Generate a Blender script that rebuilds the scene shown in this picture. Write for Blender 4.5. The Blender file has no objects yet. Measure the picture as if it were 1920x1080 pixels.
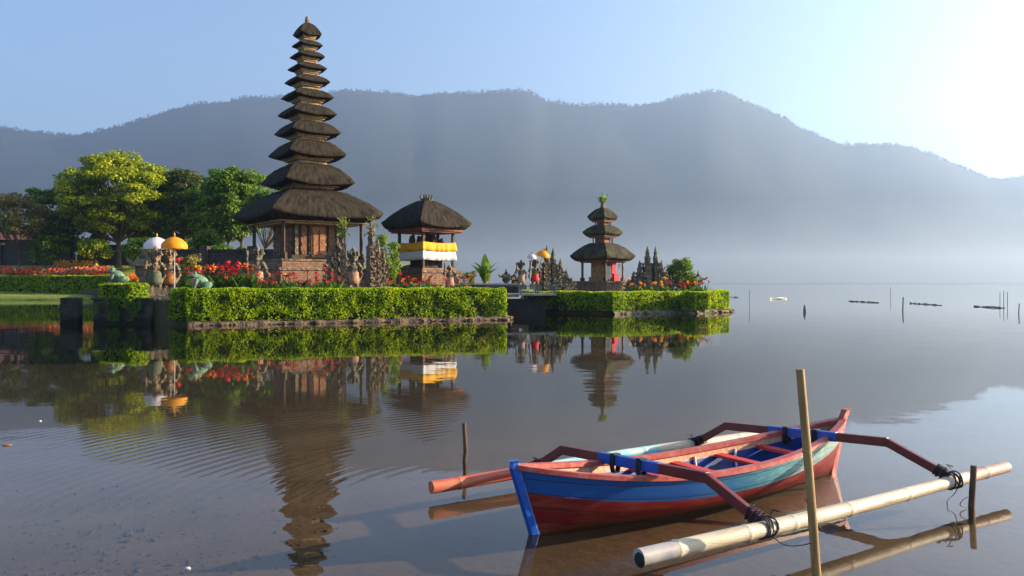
import bpy, math, random
import numpy as np
from mathutils import Vector, Matrix, noise as mnoise
C = bpy.context
sc = C.scene
col = sc.collection
R = math.radians
PI = math.pi
rng = np.random.default_rng(7)
random.seed(7)

# ------------------------------------------------------------------ camera, sky, sun, exposure
H, F, YH = 1.6, 1493.0, 529.0            # eye height, focal length and horizon row for a 1920 px wide frame
cam = bpy.data.objects.new('camera', bpy.data.cameras.new('camera'))
col.objects.link(cam)
cam.location = (0, 0, H)
cam.rotation_euler = (R(90), 0, 0)
cam.data.sensor_width = 36
cam.data.lens = 36 * F / 1920
cam.data.shift_y = (YH - 540) / 1920
cam.data.clip_start = 0.05
cam.data.clip_end = 20000
sc.camera = cam
SUN_AZ, SUN_EL = R(81), R(17)            # azimuth to the right of the view direction
w = bpy.data.worlds.new('World')
sc.world = w
w.use_nodes = True
wn = w.node_tree.nodes
sky = wn.new('ShaderNodeTexSky')
sky.sky_type = 'NISHITA'
sky.sun_disc = False
sky.sun_elevation = SUN_EL
sky.sun_rotation = SUN_AZ
sky.altitude = 1200
sky.air_density = 1.0
sky.dust_density = 3.0
sky.ozone_density = 2.2
wn['Background'].inputs[1].default_value = 0.060
w.node_tree.links.new(sky.outputs[0], wn['Background'].inputs[0])
sl = bpy.data.lights.new('sun', 'SUN')
sl.energy = 5.0
sl.angle = R(0.5)
sl.color = (1.0, 0.82, 0.58)
so = bpy.data.objects.new('sun', sl)
col.objects.link(so)
sd = Vector((math.sin(SUN_AZ) * math.cos(SUN_EL), math.cos(SUN_AZ) * math.cos(SUN_EL), math.sin(SUN_EL)))
so.rotation_euler = sd.to_track_quat('Z', 'Y').to_euler()
so.location = (40, 15, 60)
vs = sc.view_settings
vs.view_transform = 'Standard'
vs.look = 'None'
vs.exposure = 2.35
vs.gamma = 1
sc.render.engine = 'CYCLES'
cy = sc.cycles
cy.use_denoising = True
cy.max_bounces = 7
cy.diffuse_bounces = 2
cy.glossy_bounces = 3
cy.transmission_bounces = 3
cy.transparent_max_bounces = 8
cy.volume_bounces = 0
cy.caustics_reflective = False
cy.caustics_refractive = False


def at(px, py, Y):
    return Vector(((px - 960) / F * Y, Y, H - (py - YH) / F * Y))


def atw(px, py):
    "point of the water surface seen at a picture position"
    return at(px, py, F * H / (py - YH))


# ------------------------------------------------------------------ materials
def newmat(name):
    m = bpy.data.materials.new(name)
    m.use_nodes = True
    nt = m.node_tree
    p = nt.nodes['Principled BSDF']
    return m, nt, p


def N(nt, kind, **kw):
    n = nt.nodes.new('ShaderNode' + kind)
    for k, v in kw.items():
        setattr(n, k, v)
    return n


def mathn(nt, op, a, b=None, clamp=False):
    n = N(nt, 'Math', operation=op, use_clamp=clamp)
    for i, v in enumerate((a, b)):
        if v is None:
            continue
        if isinstance(v, (int, float)):
            n.inputs[i].default_value = v
        else:
            nt.links.new(v, n.inputs[i])
    return n.outputs[0]


def ramp(nt, src, stops):
    r = N(nt, 'ValToRGB')
    e = r.color_ramp.elements
    while len(e) < len(stops):
        e.new(0.5)
    for el, (p, c) in zip(e, stops):
        el.position = p
        el.color = (*c, 1)
    nt.links.new(src, r.inputs[0])
    return r.outputs[0]


def mat(name, c1, c2=None, scale=6, rough=.8, bump=0.0, bscale=None, spec=.25, stretch=(1, 1, 1), coord='Object', detail=5, lo=.35, hi=.65, c3=None):
    m, nt, p = newmat(name)
    c2 = c2 or tuple(x * .7 for x in c1)
    tc = N(nt, 'TexCoord')
    mp = N(nt, 'Mapping')
    mp.inputs['Scale'].default_value = stretch
    nt.links.new(tc.outputs[coord], mp.inputs[0])
    nz = N(nt, 'TexNoise')
    nz.inputs['Scale'].default_value = scale
    nz.inputs['Detail'].default_value = detail
    nt.links.new(mp.outputs[0], nz.inputs[0])
    st = [(lo, c1), (hi, c2)] if c3 is None else [(lo, c1), ((lo + hi) / 2, c3), (hi, c2)]
    nt.links.new(ramp(nt, nz.outputs[0], st), p.inputs['Base Color'])
    p.inputs['Roughness'].default_value = rough
    p.inputs['Specular IOR Level'].default_value = spec
    if bump:
        n2 = N(nt, 'TexNoise')
        n2.inputs['Scale'].default_value = bscale or scale * 2
        n2.inputs['Detail'].default_value = 4
        nt.links.new(mp.outputs[0], n2.inputs[0])
        b = N(nt, 'Bump')
        b.inputs['Strength'].default_value = 1
        b.inputs['Distance'].default_value = bump
        nt.links.new(n2.outputs[0], b.inputs['Height'])
        nt.links.new(b.outputs[0], p.inputs['Normal'])
    return m


def leafmat(name, stops, trans=.4, rough=.5, tint=(1.25, 1.15, .5), patch=0):
    m, nt, p = newmat(name)
    g = N(nt, 'NewGeometry')
    c = ramp(nt, g.outputs['Random Per Island'], stops)
    if patch:
        tc = N(nt, 'TexCoord')
        nz = N(nt, 'TexNoise')
        nz.inputs['Scale'].default_value = patch
        nz.inputs['Detail'].default_value = 3
        nt.links.new(tc.outputs['Object'], nz.inputs[0])
        pm = N(nt, 'Mix', data_type='RGBA', blend_type='MULTIPLY')
        pm.inputs[0].default_value = 1
        nt.links.new(c, pm.inputs[6])
        nt.links.new(ramp(nt, nz.outputs[0], [(.3, (.6, .72, .7)), (.5, (1, 1, 1)), (.7, (1.3, 1.15, .9))]), pm.inputs[7])
        c = pm.outputs[2]
    nt.links.new(c, p.inputs['Base Color'])
    p.inputs['Roughness'].default_value = rough
    p.inputs['Specular IOR Level'].default_value = .25
    tr = N(nt, 'BsdfTranslucent')
    mx = N(nt, 'Mix', data_type='RGBA', blend_type='MULTIPLY')
    mx.inputs[0].default_value = 1
    nt.links.new(c, mx.inputs[6])
    mx.inputs[7].default_value = (*tint, 1)
    nt.links.new(mx.outputs[2], tr.inputs[0])
    ms = N(nt, 'MixShader')
    ms.inputs[0].default_value = trans
    nt.links.new(p.outputs[0], ms.inputs[1])
    nt.links.new(tr.outputs[0], ms.inputs[2])
    nt.links.new(ms.outputs[0], nt.nodes['Material Output'].inputs[0])
    return m


def thatchmat(name, dark, light, moss=None):
    m, nt, p = newmat(name)
    uv = N(nt, 'UVMap')
    mp = N(nt, 'Mapping')
    mp.inputs['Scale'].default_value = (22, 1.6, 1)
    nt.links.new(uv.outputs[0], mp.inputs[0])
    nz = N(nt, 'TexNoise')
    nz.inputs['Scale'].default_value = 1.0
    nz.inputs['Detail'].default_value = 6
    nz.inputs['Roughness'].default_value = .65
    nt.links.new(mp.outputs[0], nz.inputs[0])
    c = ramp(nt, nz.outputs[0], [(.32, dark), (.7, light)])
    if moss:
        tc = N(nt, 'TexCoord')
        n3 = N(nt, 'TexNoise')
        n3.inputs['Scale'].default_value = 1.6
        n3.inputs['Detail'].default_value = 6
        nt.links.new(tc.outputs['Object'], n3.inputs[0])
        mx = N(nt, 'Mix', data_type='RGBA')
        nt.links.new(ramp(nt, n3.outputs[0], [(.5, (0, 0, 0)), (.66, (.75, .75, .75))]), mx.inputs[0])
        nt.links.new(c, mx.inputs[6])
        mx.inputs[7].default_value = (*moss, 1)
        c = mx.outputs[2]
    nt.links.new(c, p.inputs['Base Color'])
    p.inputs['Roughness'].default_value = .9
    p.inputs['Specular IOR Level'].default_value = .1
    b = N(nt, 'Bump')
    b.inputs['Distance'].default_value = .05
    nt.links.new(nz.outputs[0], b.inputs['Height'])
    nt.links.new(b.outputs[0], p.inputs['Normal'])
    return m


def brickmat(name, a, b_, mortar, scale=3.0, bump=.02):
    m, nt, p = newmat(name)
    tc = N(nt, 'TexCoord')
    sp = N(nt, 'SeparateXYZ')
    nt.links.new(tc.outputs['Object'], sp.inputs[0])
    s = mathn(nt, 'ADD', sp.outputs[0], sp.outputs[1])
    cb = N(nt, 'CombineXYZ')
    nt.links.new(s, cb.inputs[0])
    nt.links.new(sp.outputs[2], cb.inputs[1])
    bt = N(nt, 'TexBrick')
    bt.inputs['Scale'].default_value = scale
    bt.inputs['Color1'].default_value = (*a, 1)
    bt.inputs['Color2'].default_value = (*b_, 1)
    bt.inputs['Mortar'].default_value = (*mortar, 1)
    nt.links.new(cb.outputs[0], bt.inputs[0])
    nz = N(nt, 'TexNoise')
    nz.inputs['Scale'].default_value = 5
    nz.inputs['Detail'].default_value = 6
    nt.links.new(tc.outputs['Object'], nz.inputs[0])
    mx = N(nt, 'Mix', data_type='RGBA', blend_type='MULTIPLY')
    mx.inputs[0].default_value = .8
    nt.links.new(bt.outputs[0], mx.inputs[6])
    nt.links.new(ramp(nt, nz.outputs[0], [(.3, (.45, .45, .4)), (.7, (1.2, 1.15, 1.1))]), mx.inputs[7])
    nt.links.new(mx.outputs[2], p.inputs['Base Color'])
    p.inputs['Roughness'].default_value = .9
    bp = N(nt, 'Bump')
    bp.inputs['Distance'].default_value = bump
    nt.links.new(mathn(nt, 'ADD', nz.outputs[0], bt.outputs['Fac']), bp.inputs['Height'])
    nt.links.new(bp.outputs[0], p.inputs['Normal'])
    return m


M = {}
M['thatch'] = thatchmat('black_thatch', (.0065, .0058, .0053), (.05, .038, .024))
M['thatch_moss'] = thatchmat('mossy_thatch', (.011, .010, .009), (.07, .058, .038), (.075, .085, .025))
M['wood'] = mat('carved_tan_wood', (.48, .33, .17), (.26, .16, .08), 7, .7, .02, 18)
M['wood_red'] = mat('red_painted_wood', (.26, .085, .045), (.13, .06, .035), 5, .7, .02, 14)
M['wood_dark'] = mat('dark_wood', (.07, .045, .028), (.035, .024, .016), 6, .7)
M['door'] = mat('carved_door_wood', (.36, .15, .06), (.15, .06, .03), 9, .6, .04, 14)
M['stone'] = mat('mossy_stone', (.24, .175, .115), (.07, .062, .042), 3.5, .9, .05, 9, c3=(.14, .115, .075))
M['stone_warm'] = mat('warm_carved_stone', (.30, .20, .12), (.075, .055, .038), 6, .9, .06, 13, c3=(.16, .115, .075))
M['stone_dark'] = mat('dark_wall_stone', (.065, .052, .042), (.02, .019, .017), 2.2, .9, .05, 7)
M['brick'] = brickmat('weathered_brick', (.30, .15, .085), (.22, .12, .08), (.15, .12, .09), 2.2)
M['wallbrick'] = brickmat('dark_block_wall', (.075, .06, .05), (.055, .046, .04), (.03, .028, .026), 1.6)
M['wallbrick2'] = brickmat('old_mossy_block_wall', (.06, .052, .04), (.045, .042, .03), (.028, .026, .022), 1.0, .05)
M['stone_bank'] = mat('earthy_bank_stone', (.15, .10, .062), (.05, .038, .026), 3.5, .9, .05, 9, c3=(.14, .095, .06))
M['slab'] = mat('pale_slab', (.42, .38, .32), (.25, .22, .19), 4, .8, .01)
M['rail'] = mat('grey_rail', (.16, .15, .13), (.09, .085, .08), 4, .8)
M['earth'] = mat('earth', (.10, .075, .045), (.055, .06, .025), 2, .95, .05)
M['grass'] = mat('lawn', (.15, .21, .025), (.26, .26, .05), 3, .95, .05, 20)
M['yellow_cloth'] = mat('yellow_cloth', (.72, .38, .012), (.62, .29, .01), 3, .7)
M['white_cloth'] = mat('white_cloth', (.56, .54, .52), (.5, .48, .46), 3, .7)
M['gold_cloth'] = leafmat('gold_silk', [(0, (.85, .36, .015)), (1, (.85, .36, .015))], .35, .5, (1, .9, .6))
M['white_silk'] = leafmat('white_silk', [(0, (.75, .70, .74)), (1, (.75, .70, .74))], .35, .5, (1, 1, 1))
M['red_cloth'] = mat('red_cloth', (.55, .03, .03), (.42, .02, .025), 4, .7)
M['check'] = mat('pale_patterned_cloth', (.36, .27, .19), (.30, .12, .07), 9, .8)
M['orange_cloth'] = mat('orange_cloth', (.42, .16, .035), (.2, .07, .03), 9, .8)
M['teal_cloth'] = mat('green_cloth', (.03, .09, .06), (.12, .10, .06), 7, .8)
M['frog'] = mat('frog_green_paint', (.17, .28, .16), (.07, .12, .075), 5, .7, .02, 20, c3=(.14, .23, .135))
M['frog_belly'] = mat('frog_pink_belly', (.5, .26, .2), (.4, .2, .16), 8, .7)
M['gilt'] = mat('gilt_paint', (.55, .30, .05), (.35, .17, .04), 8, .5)
M['gold_white'] = mat('pole_white', (.45, .42, .36), (.35, .32, .28), 6, .6)
M['shrine_wood'] = mat('carved_gilt_wood', (.40, .23, .07), (.15, .08, .035), 9, .6, .03, 14)
M['bark'] = mat('bark', (.115, .085, .055), (.06, .045, .03), 4, .9, .05, 10)
M['hedge_core'] = mat('hedge_inner_twigs', (.022, .032, .010), (.014, .018, .008), 6, 1)
M['hedge'] = leafmat('hedge_leaves', [(0, (.07, .16, .004)), (.35, (.22, .37, .006)), (1, (.50, .60, .012))], .55, patch=1.1)
M['leaf_lit'] = leafmat('rain_tree_leaves', [(0, (.07, .135, .006)), (.5, (.25, .33, .008)), (1, (.56, .55, .012))], .55, patch=.35)
M['leaf_dark'] = leafmat('dark_leaves', [(0, (.025, .065, .010)), (1, (.19, .29, .02))], .5, patch=.4)
M['leaf_mid'] = leafmat('mid_green_leaves', [(0, (.035, .10, .010)), (1, (.17, .28, .02))], .45, patch=.6)
M['ivy'] = leafmat('dark_creeper_leaves', [(0, (.03, .07, .012)), (1, (.12, .19, .025))], .35)
M['leaf_olive'] = leafmat('olive_leaves', [(0, (.12, .11, .03)), (1, (.32, .27, .08))], .4)
M['leaf_red'] = leafmat('red_tinged_leaves', [(0, (.03, .06, .012)), (.88, (.09, .14, .02)), (1, (.26, .08, .04))], .35)
M['leaf_bright'] = leafmat('bright_leaves', [(0, (.07, .15, .012)), (1, (.22, .32, .03))], .45)
M['blade'] = leafmat('canna_blades', [(0, (.022, .075, .014)), (1, (.10, .19, .025))], .35)
M['petal_red'] = leafmat('red_petals', [(0, (.42, .008, .016)), (1, (.68, .03, .04))], .4, .5, (1.1, .9, .9))
M['petal_orange'] = leafmat('orange_petals', [(0, (.80, .10, .01)), (1, (.90, .38, .015))], .4, .5, (1.1, .9, .7))
M['petal_yellow'] = leafmat('yellow_petals', [(0, (.75, .33, .01)), (1, (.85, .52, .02))], .4, .5, (1.1, .9, .7))
M['petal_mix'] = leafmat('mixed_bed_petals', [(0, (.6, .02, .03)), (.45, (.8, .08, .03)), (.7, (.75, .3, .1)), (.85, (.7, .5, .35)), (1, (.1, .16, .02))], .4, .5, (1, .9, .8))
M['roof_tile'] = mat('faded_red_roof', (.20, .075, .05), (.12, .05, .04), 3, .9, .03)
# boat
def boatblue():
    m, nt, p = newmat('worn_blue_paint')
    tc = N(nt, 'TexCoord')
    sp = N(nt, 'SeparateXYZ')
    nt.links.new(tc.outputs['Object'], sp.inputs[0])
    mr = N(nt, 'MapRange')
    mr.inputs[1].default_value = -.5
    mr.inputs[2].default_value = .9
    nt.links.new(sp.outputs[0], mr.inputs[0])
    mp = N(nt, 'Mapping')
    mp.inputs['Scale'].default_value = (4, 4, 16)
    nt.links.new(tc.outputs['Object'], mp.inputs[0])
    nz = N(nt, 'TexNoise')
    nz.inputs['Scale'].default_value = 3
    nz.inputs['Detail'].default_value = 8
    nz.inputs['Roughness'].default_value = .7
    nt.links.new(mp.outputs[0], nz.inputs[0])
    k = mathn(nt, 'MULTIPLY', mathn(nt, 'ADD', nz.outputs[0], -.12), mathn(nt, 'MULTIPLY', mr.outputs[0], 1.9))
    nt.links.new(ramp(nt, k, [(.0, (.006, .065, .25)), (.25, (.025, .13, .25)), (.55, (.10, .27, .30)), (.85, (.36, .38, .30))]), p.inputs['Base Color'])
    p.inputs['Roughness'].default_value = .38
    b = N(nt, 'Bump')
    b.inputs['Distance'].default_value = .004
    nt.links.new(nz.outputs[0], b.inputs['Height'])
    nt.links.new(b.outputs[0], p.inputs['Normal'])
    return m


def planks(m, chips=(.42, .30, .2), amount=.62, grime=True):
    "plank seams, chipped paint down to bare wood, a stain along the waterline"
    nt = m.node_tree
    p = nt.nodes['Principled BSDF']
    src = p.inputs['Base Color'].links[0].from_socket
    tc = N(nt, 'TexCoord')
    mp = N(nt, 'Mapping')
    mp.inputs['Scale'].default_value = (2.2, 2.2, 9)
    nt.links.new(tc.outputs['Object'], mp.inputs[0])
    nz = N(nt, 'TexNoise')
    nz.inputs['Scale'].default_value = 5
    nz.inputs['Detail'].default_value = 10
    nz.inputs['Roughness'].default_value = .75
    nt.links.new(mp.outputs[0], nz.inputs[0])
    mx = N(nt, 'Mix', data_type='RGBA')
    k = ramp(nt, nz.outputs[0], [(amount, (0, 0, 0)), (amount + .05, (.85, .85, .85))])
    nt.links.new(k, mx.inputs[0])
    nt.links.new(src, mx.inputs[6])
    mx.inputs[7].default_value = (*chips, 1)
    c = mx.outputs[2]
    sp = N(nt, 'SeparateXYZ')
    nt.links.new(tc.outputs['Object'], sp.inputs[0])
    # the planks follow the sheer: z minus a parabola along the boat
    zz = mathn(nt, 'SUBTRACT', sp.outputs[2], mathn(nt, 'MULTIPLY', mathn(nt, 'MULTIPLY', sp.outputs[0], sp.outputs[0]), .055))
    fr = mathn(nt, 'FRACT', mathn(nt, 'MULTIPLY', zz, 11.0))
    seam = mathn(nt, 'LESS_THAN', mathn(nt, 'ABSOLUTE', mathn(nt, 'SUBTRACT', fr, .5)), .035)
    m2 = N(nt, 'Mix', data_type='RGBA', blend_type='MULTIPLY')
    nt.links.new(mathn(nt, 'MULTIPLY', seam, .85), m2.inputs[0])
    nt.links.new(c, m2.inputs[6])
    m2.inputs[7].default_value = (.25, .22, .2, 1)
    c = m2.outputs[2]
    if grime:
        mr = N(nt, 'MapRange', interpolation_type='SMOOTHSTEP')
        mr.inputs[1].default_value = .055
        mr.inputs[2].default_value = .005
        nt.links.new(mathn(nt, 'ADD', sp.outputs[2], mathn(nt, 'MULTIPLY', mathn(nt, 'SUBTRACT', nz.outputs[0], .5), .12)), mr.inputs[0])
        m3 = N(nt, 'Mix', data_type='RGBA')
        nt.links.new(mathn(nt, 'MULTIPLY', mr.outputs[0], .7), m3.inputs[0])
        nt.links.new(c, m3.inputs[6])
        m3.inputs[7].default_value = (.05, .042, .028, 1)
        c = m3.outputs[2]
    nt.links.new(c, p.inputs['Base Color'])
    b = N(nt, 'Bump')
    b.inputs['Distance'].default_value = .004
    nt.links.new(mathn(nt, 'SUBTRACT', mathn(nt, 'MULTIPLY', nz.outputs[0], .7), seam), b.inputs['Height'])
    nt.links.new(b.outputs[0], p.inputs['Normal'])
    return m


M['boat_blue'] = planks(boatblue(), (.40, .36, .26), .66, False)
M['blue'] = mat('blue_paint', (.006, .085, .42), (.010, .06, .28), 9, .35, .003, 30, spec=.4)
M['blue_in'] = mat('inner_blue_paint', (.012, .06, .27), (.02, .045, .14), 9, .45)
M['boat_red'] = mat('worn_red_paint', (.16, .011, .011), (.22, .045, .03), 5, .45, .004, 22, stretch=(1, 1, 4), lo=.45, hi=.75)
M['arm_red'] = mat('arm_red_paint', (.16, .02, .017), (.11, .016, .014), 8, .4, .003, 30, spec=.4)
planks(M['boat_red'], (.34, .20, .13), .645)
M['gunwale'] = mat('gunwale_red_paint', (.36, .045, .04), (.42, .13, .1), 14, .45, .003, 40)
M['strake'] = mat('speckled_pink_plank', (.55, .2, .12), (.62, .36, .22), 40, .7, .003, 40)
M['thwart'] = mat('red_seat_paint', (.6, .045, .03), (.45, .04, .03), 8, .5)
M['bamboo'] = mat('dry_bamboo', (.54, .45, .33), (.27, .21, .15), 4, .5, .003, 30, stretch=(.8, 7, 7), spec=.4, lo=.38, hi=.78, detail=9, c3=(.46, .37, .25))
M['bamboo_grey'] = mat('blue_grey_bamboo_end', (.40, .36, .32), (.24, .23, .25), 6, .5, .002, 40)
M['bamboo_tan'] = mat('reddish_bamboo_end', (.50, .30, .21), (.40, .27, .19), 6, .5, .003, 30, stretch=(.8, 7, 7), detail=8)
M['bamboo_red'] = mat('red_bamboo', (.46, .06, .035), (.48, .16, .09), 6, .5, .002, 40, stretch=(.6, 5, 5))
M['bamboo_cyan'] = mat('cyan_bamboo', (.10, .42, .52), (.45, .55, .48), 6, .5, .002, 40, stretch=(.6, 5, 5))
M['pole'] = mat('bamboo_pole', (.36, .23, .095), (.24, .14, .055), 6, .5, .002, 40, stretch=(6, 6, .6))
M['pole_dark'] = mat('weathered_pole', (.12, .07, .045), (.07, .045, .03), 6, .7, .003, 40, stretch=(6, 6, 1))
M['rope'] = mat('black_rope', (.018, .018, .022), (.04, .04, .045), 40, .7, .004, 80)
M['cord'] = mat('grey_cord', (.14, .16, .2), (.08, .09, .12), 30, .6)
M['white'] = mat('white_paint', (.75, .74, .7), (.6, .6, .58), 5, .5)
M['netline'] = mat('dark_float_line', (.16, .15, .14), (.24, .22, .2), 4, .8)
M['near_black'] = mat('near_black_fill', (.02, .02, .022), (.03, .03, .028), 4, .9, .02)


# ------------------------------------------------------------------ mesh building
class MB:
    def __init__(s):
        s.v, s.f, s.m, s.uv = [], [], [], None
        s.smooth = []

    def add(s, vs, fs, mi=0, sm=False):
        o = len(s.v)
        s.v += [tuple(x) for x in vs]
        for f in fs:
            s.f.append(tuple(i + o for i in f))
            s.m.append(mi)
            s.smooth.append(sm)

    def box(s, c, size, rz=0, mi=0, taper=1.0, tilt=None):
        c = Vector(c)
        a, b, h = size[0] / 2, size[1] / 2, size[2] / 2
        vs = []
        for z, k in ((-h, 1), (h, taper)):
            for x, y in ((-a, -b), (a, -b), (a, b), (-a, b)):
                p = Vector((x * k, y * k, z))
                if tilt is not None:
                    p = tilt @ p
                p = Matrix.Rotation(rz, 3, 'Z') @ p
                vs.append(c + p)
        s.add(vs, [(3, 2, 1, 0), (4, 5, 6, 7), (0, 1, 5, 4), (1, 2, 6, 5), (2, 3, 7, 6), (3, 0, 4, 7)], mi)

    def tube(s, pts, r, n=8, mi=0, cap=True, sm=True):
        pts = [Vector(p) for p in pts]
        if not isinstance(r, (list, tuple)):
            r = [r] * len(pts)
        vs, fs = [], []
        up = None
        for i, p in enumerate(pts):
            d = (pts[min(i + 1, len(pts) - 1)] - pts[max(i - 1, 0)]).normalized()
            if up is None:
                up = Vector((0, 0, 1)) if abs(d.z) < .9 else Vector((1, 0, 0))
            a = d.cross(up).normalized()
            b = a.cross(d).normalized()
            up = b
            for k in range(n):
                t = 2 * PI * k / n
                vs.append(p + a * (math.cos(t) * r[i]) + b * (math.sin(t) * r[i]))
        for i in range(len(pts) - 1):
            for k in range(n):
                fs.append((i * n + k, i * n + (k + 1) % n, (i + 1) * n + (k + 1) % n, (i + 1) * n + k))
        s.add(vs, fs, mi, sm)
        if cap:
            o = len(pts) - 1
            s.add(vs[:n], [tuple(range(n))[::-1]], mi)
            s.add(vs[o * n:], [tuple(range(n))], mi)

    def lathe(s, prof, n=16, c=(0, 0, 0), mi=0, sm=True, rz=0, sx=1, sy=1):
        c = Vector(c)
        vs, fs = [], []
        for r, z in prof:
            for k in range(n):
                t = 2 * PI * k / n + rz
                vs.append(c + Vector((math.cos(t) * r * sx, math.sin(t) * r * sy, z)))
        for i in range(len(prof) - 1):
            for k in range(n):
                fs.append((i * n + k, i * n + (k + 1) % n, (i + 1) * n + (k + 1) % n, (i + 1) * n + k))
        fs.append(tuple(range(n))[::-1])
        fs.append(tuple(range((len(prof) - 1) * n, len(prof) * n)))
        s.add(vs, fs, mi, sm)

    def ell(s, c, r, rot=None, n=12, mi=0):
        c = Vector(c)
        vs, fs = [], []
        m = n // 2
        for i in range(m + 1):
            a = PI * i / m
            for k in range(n):
                t = 2 * PI * k / n
                p = Vector((math.sin(a) * math.cos(t) * r[0], math.sin(a) * math.sin(t) * r[1], math.cos(a) * r[2]))
                if rot is not None:
                    p = rot @ p
                vs.append(c + p)
        for i in range(m):
            for k in range(n):
                fs.append((i * n + k, (i + 1) * n + k, (i + 1) * n + (k + 1) % n, i * n + (k + 1) % n))
        s.add(vs, fs, mi, True)

    def np(s, V, Fc, mi=0):
        s.add(V.tolist(), Fc.tolist(), mi)

    def build(s, name, mats, parent=None, remesh=None, loc=None):
        me = bpy.data.meshes.new(name)
        me.from_pydata(s.v, [], s.f)
        if not isinstance(mats, (list, tuple)):
            mats = [mats]
        for m in mats:
            me.materials.append(m)
        me.polygons.foreach_set('material_index', s.m)
        me.polygons.foreach_set('use_smooth', s.smooth)
        if s.uv is not None:
            l = me.uv_layers.new(name='UVMap')
            vi = np.zeros(len(me.loops), dtype=np.int32)
            me.loops.foreach_get('vertex_index', vi)
            l.data.foreach_set('uv', np.array(s.uv, dtype=np.float32)[vi].ravel())
        me.update()
        o = bpy.data.objects.new(name, me)
        col.objects.link(o)
        if parent is not None:
            o.parent = parent
        if loc is not None:
            o.location = loc
        if remesh:
            md = o.modifiers.new('remesh', 'REMESH')
            md.mode = 'VOXEL'
            md.voxel_size = remesh
            md.use_smooth_shade = True
        return o


def tag(o, label=None, cat=None, group=None, kind=None):
    for k, v in (('label', label), ('category', cat), ('group', group), ('kind', kind)):
        if v:
            o[k] = v
    return o


def empty(name, loc, rz=0, label=None, cat=None, group=None):
    o = bpy.data.objects.new(name, None)
    o.empty_display_size = .2
    col.objects.link(o)
    o.location = loc
    o.rotation_euler = (0, 0, rz)
    return tag(o, label, cat, group)


def kids(o):
    return [c for c in bpy.data.objects if c.parent is o]


def copy_tree(o, ks, loc, rz=0, sc_=1, label=None, group=None):
    r = o.copy()
    col.objects.link(r)
    r.location = loc
    r.rotation_euler = (0, 0, rz)
    r.scale = (sc_,) * 3
    if label:
        r['label'] = label
    if group:
        r['group'] = group
    for k in ks:
        c = k.copy()
        col.objects.link(c)
        c.parent = r
    return r


def leaf_quads(P, Nr, size, aspect=1.7, jit=.8, rg=rng):
    n = len(P)
    nn = Nr + rg.normal(0, jit, (n, 3))
    nn /= np.linalg.norm(nn, axis=1, keepdims=True) + 1e-9
    t = np.cross(nn, rg.normal(0, 1, (n, 3)))
    t /= np.linalg.norm(t, axis=1, keepdims=True) + 1e-9
    b = np.cross(nn, t)
    L = size * rg.uniform(.7, 1.3, (n, 1))
    Wd = L / aspect
    V = np.stack([P - t * L / 2, P + b * Wd / 2 - t * L * .08 + nn * L * .06, P + t * L / 2, P - b * Wd / 2 - t * L * .08 + nn * L * .06], 1).reshape(-1, 3)
    Fc = np.arange(4 * n).reshape(-1, 4)
    return V, Fc


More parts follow.
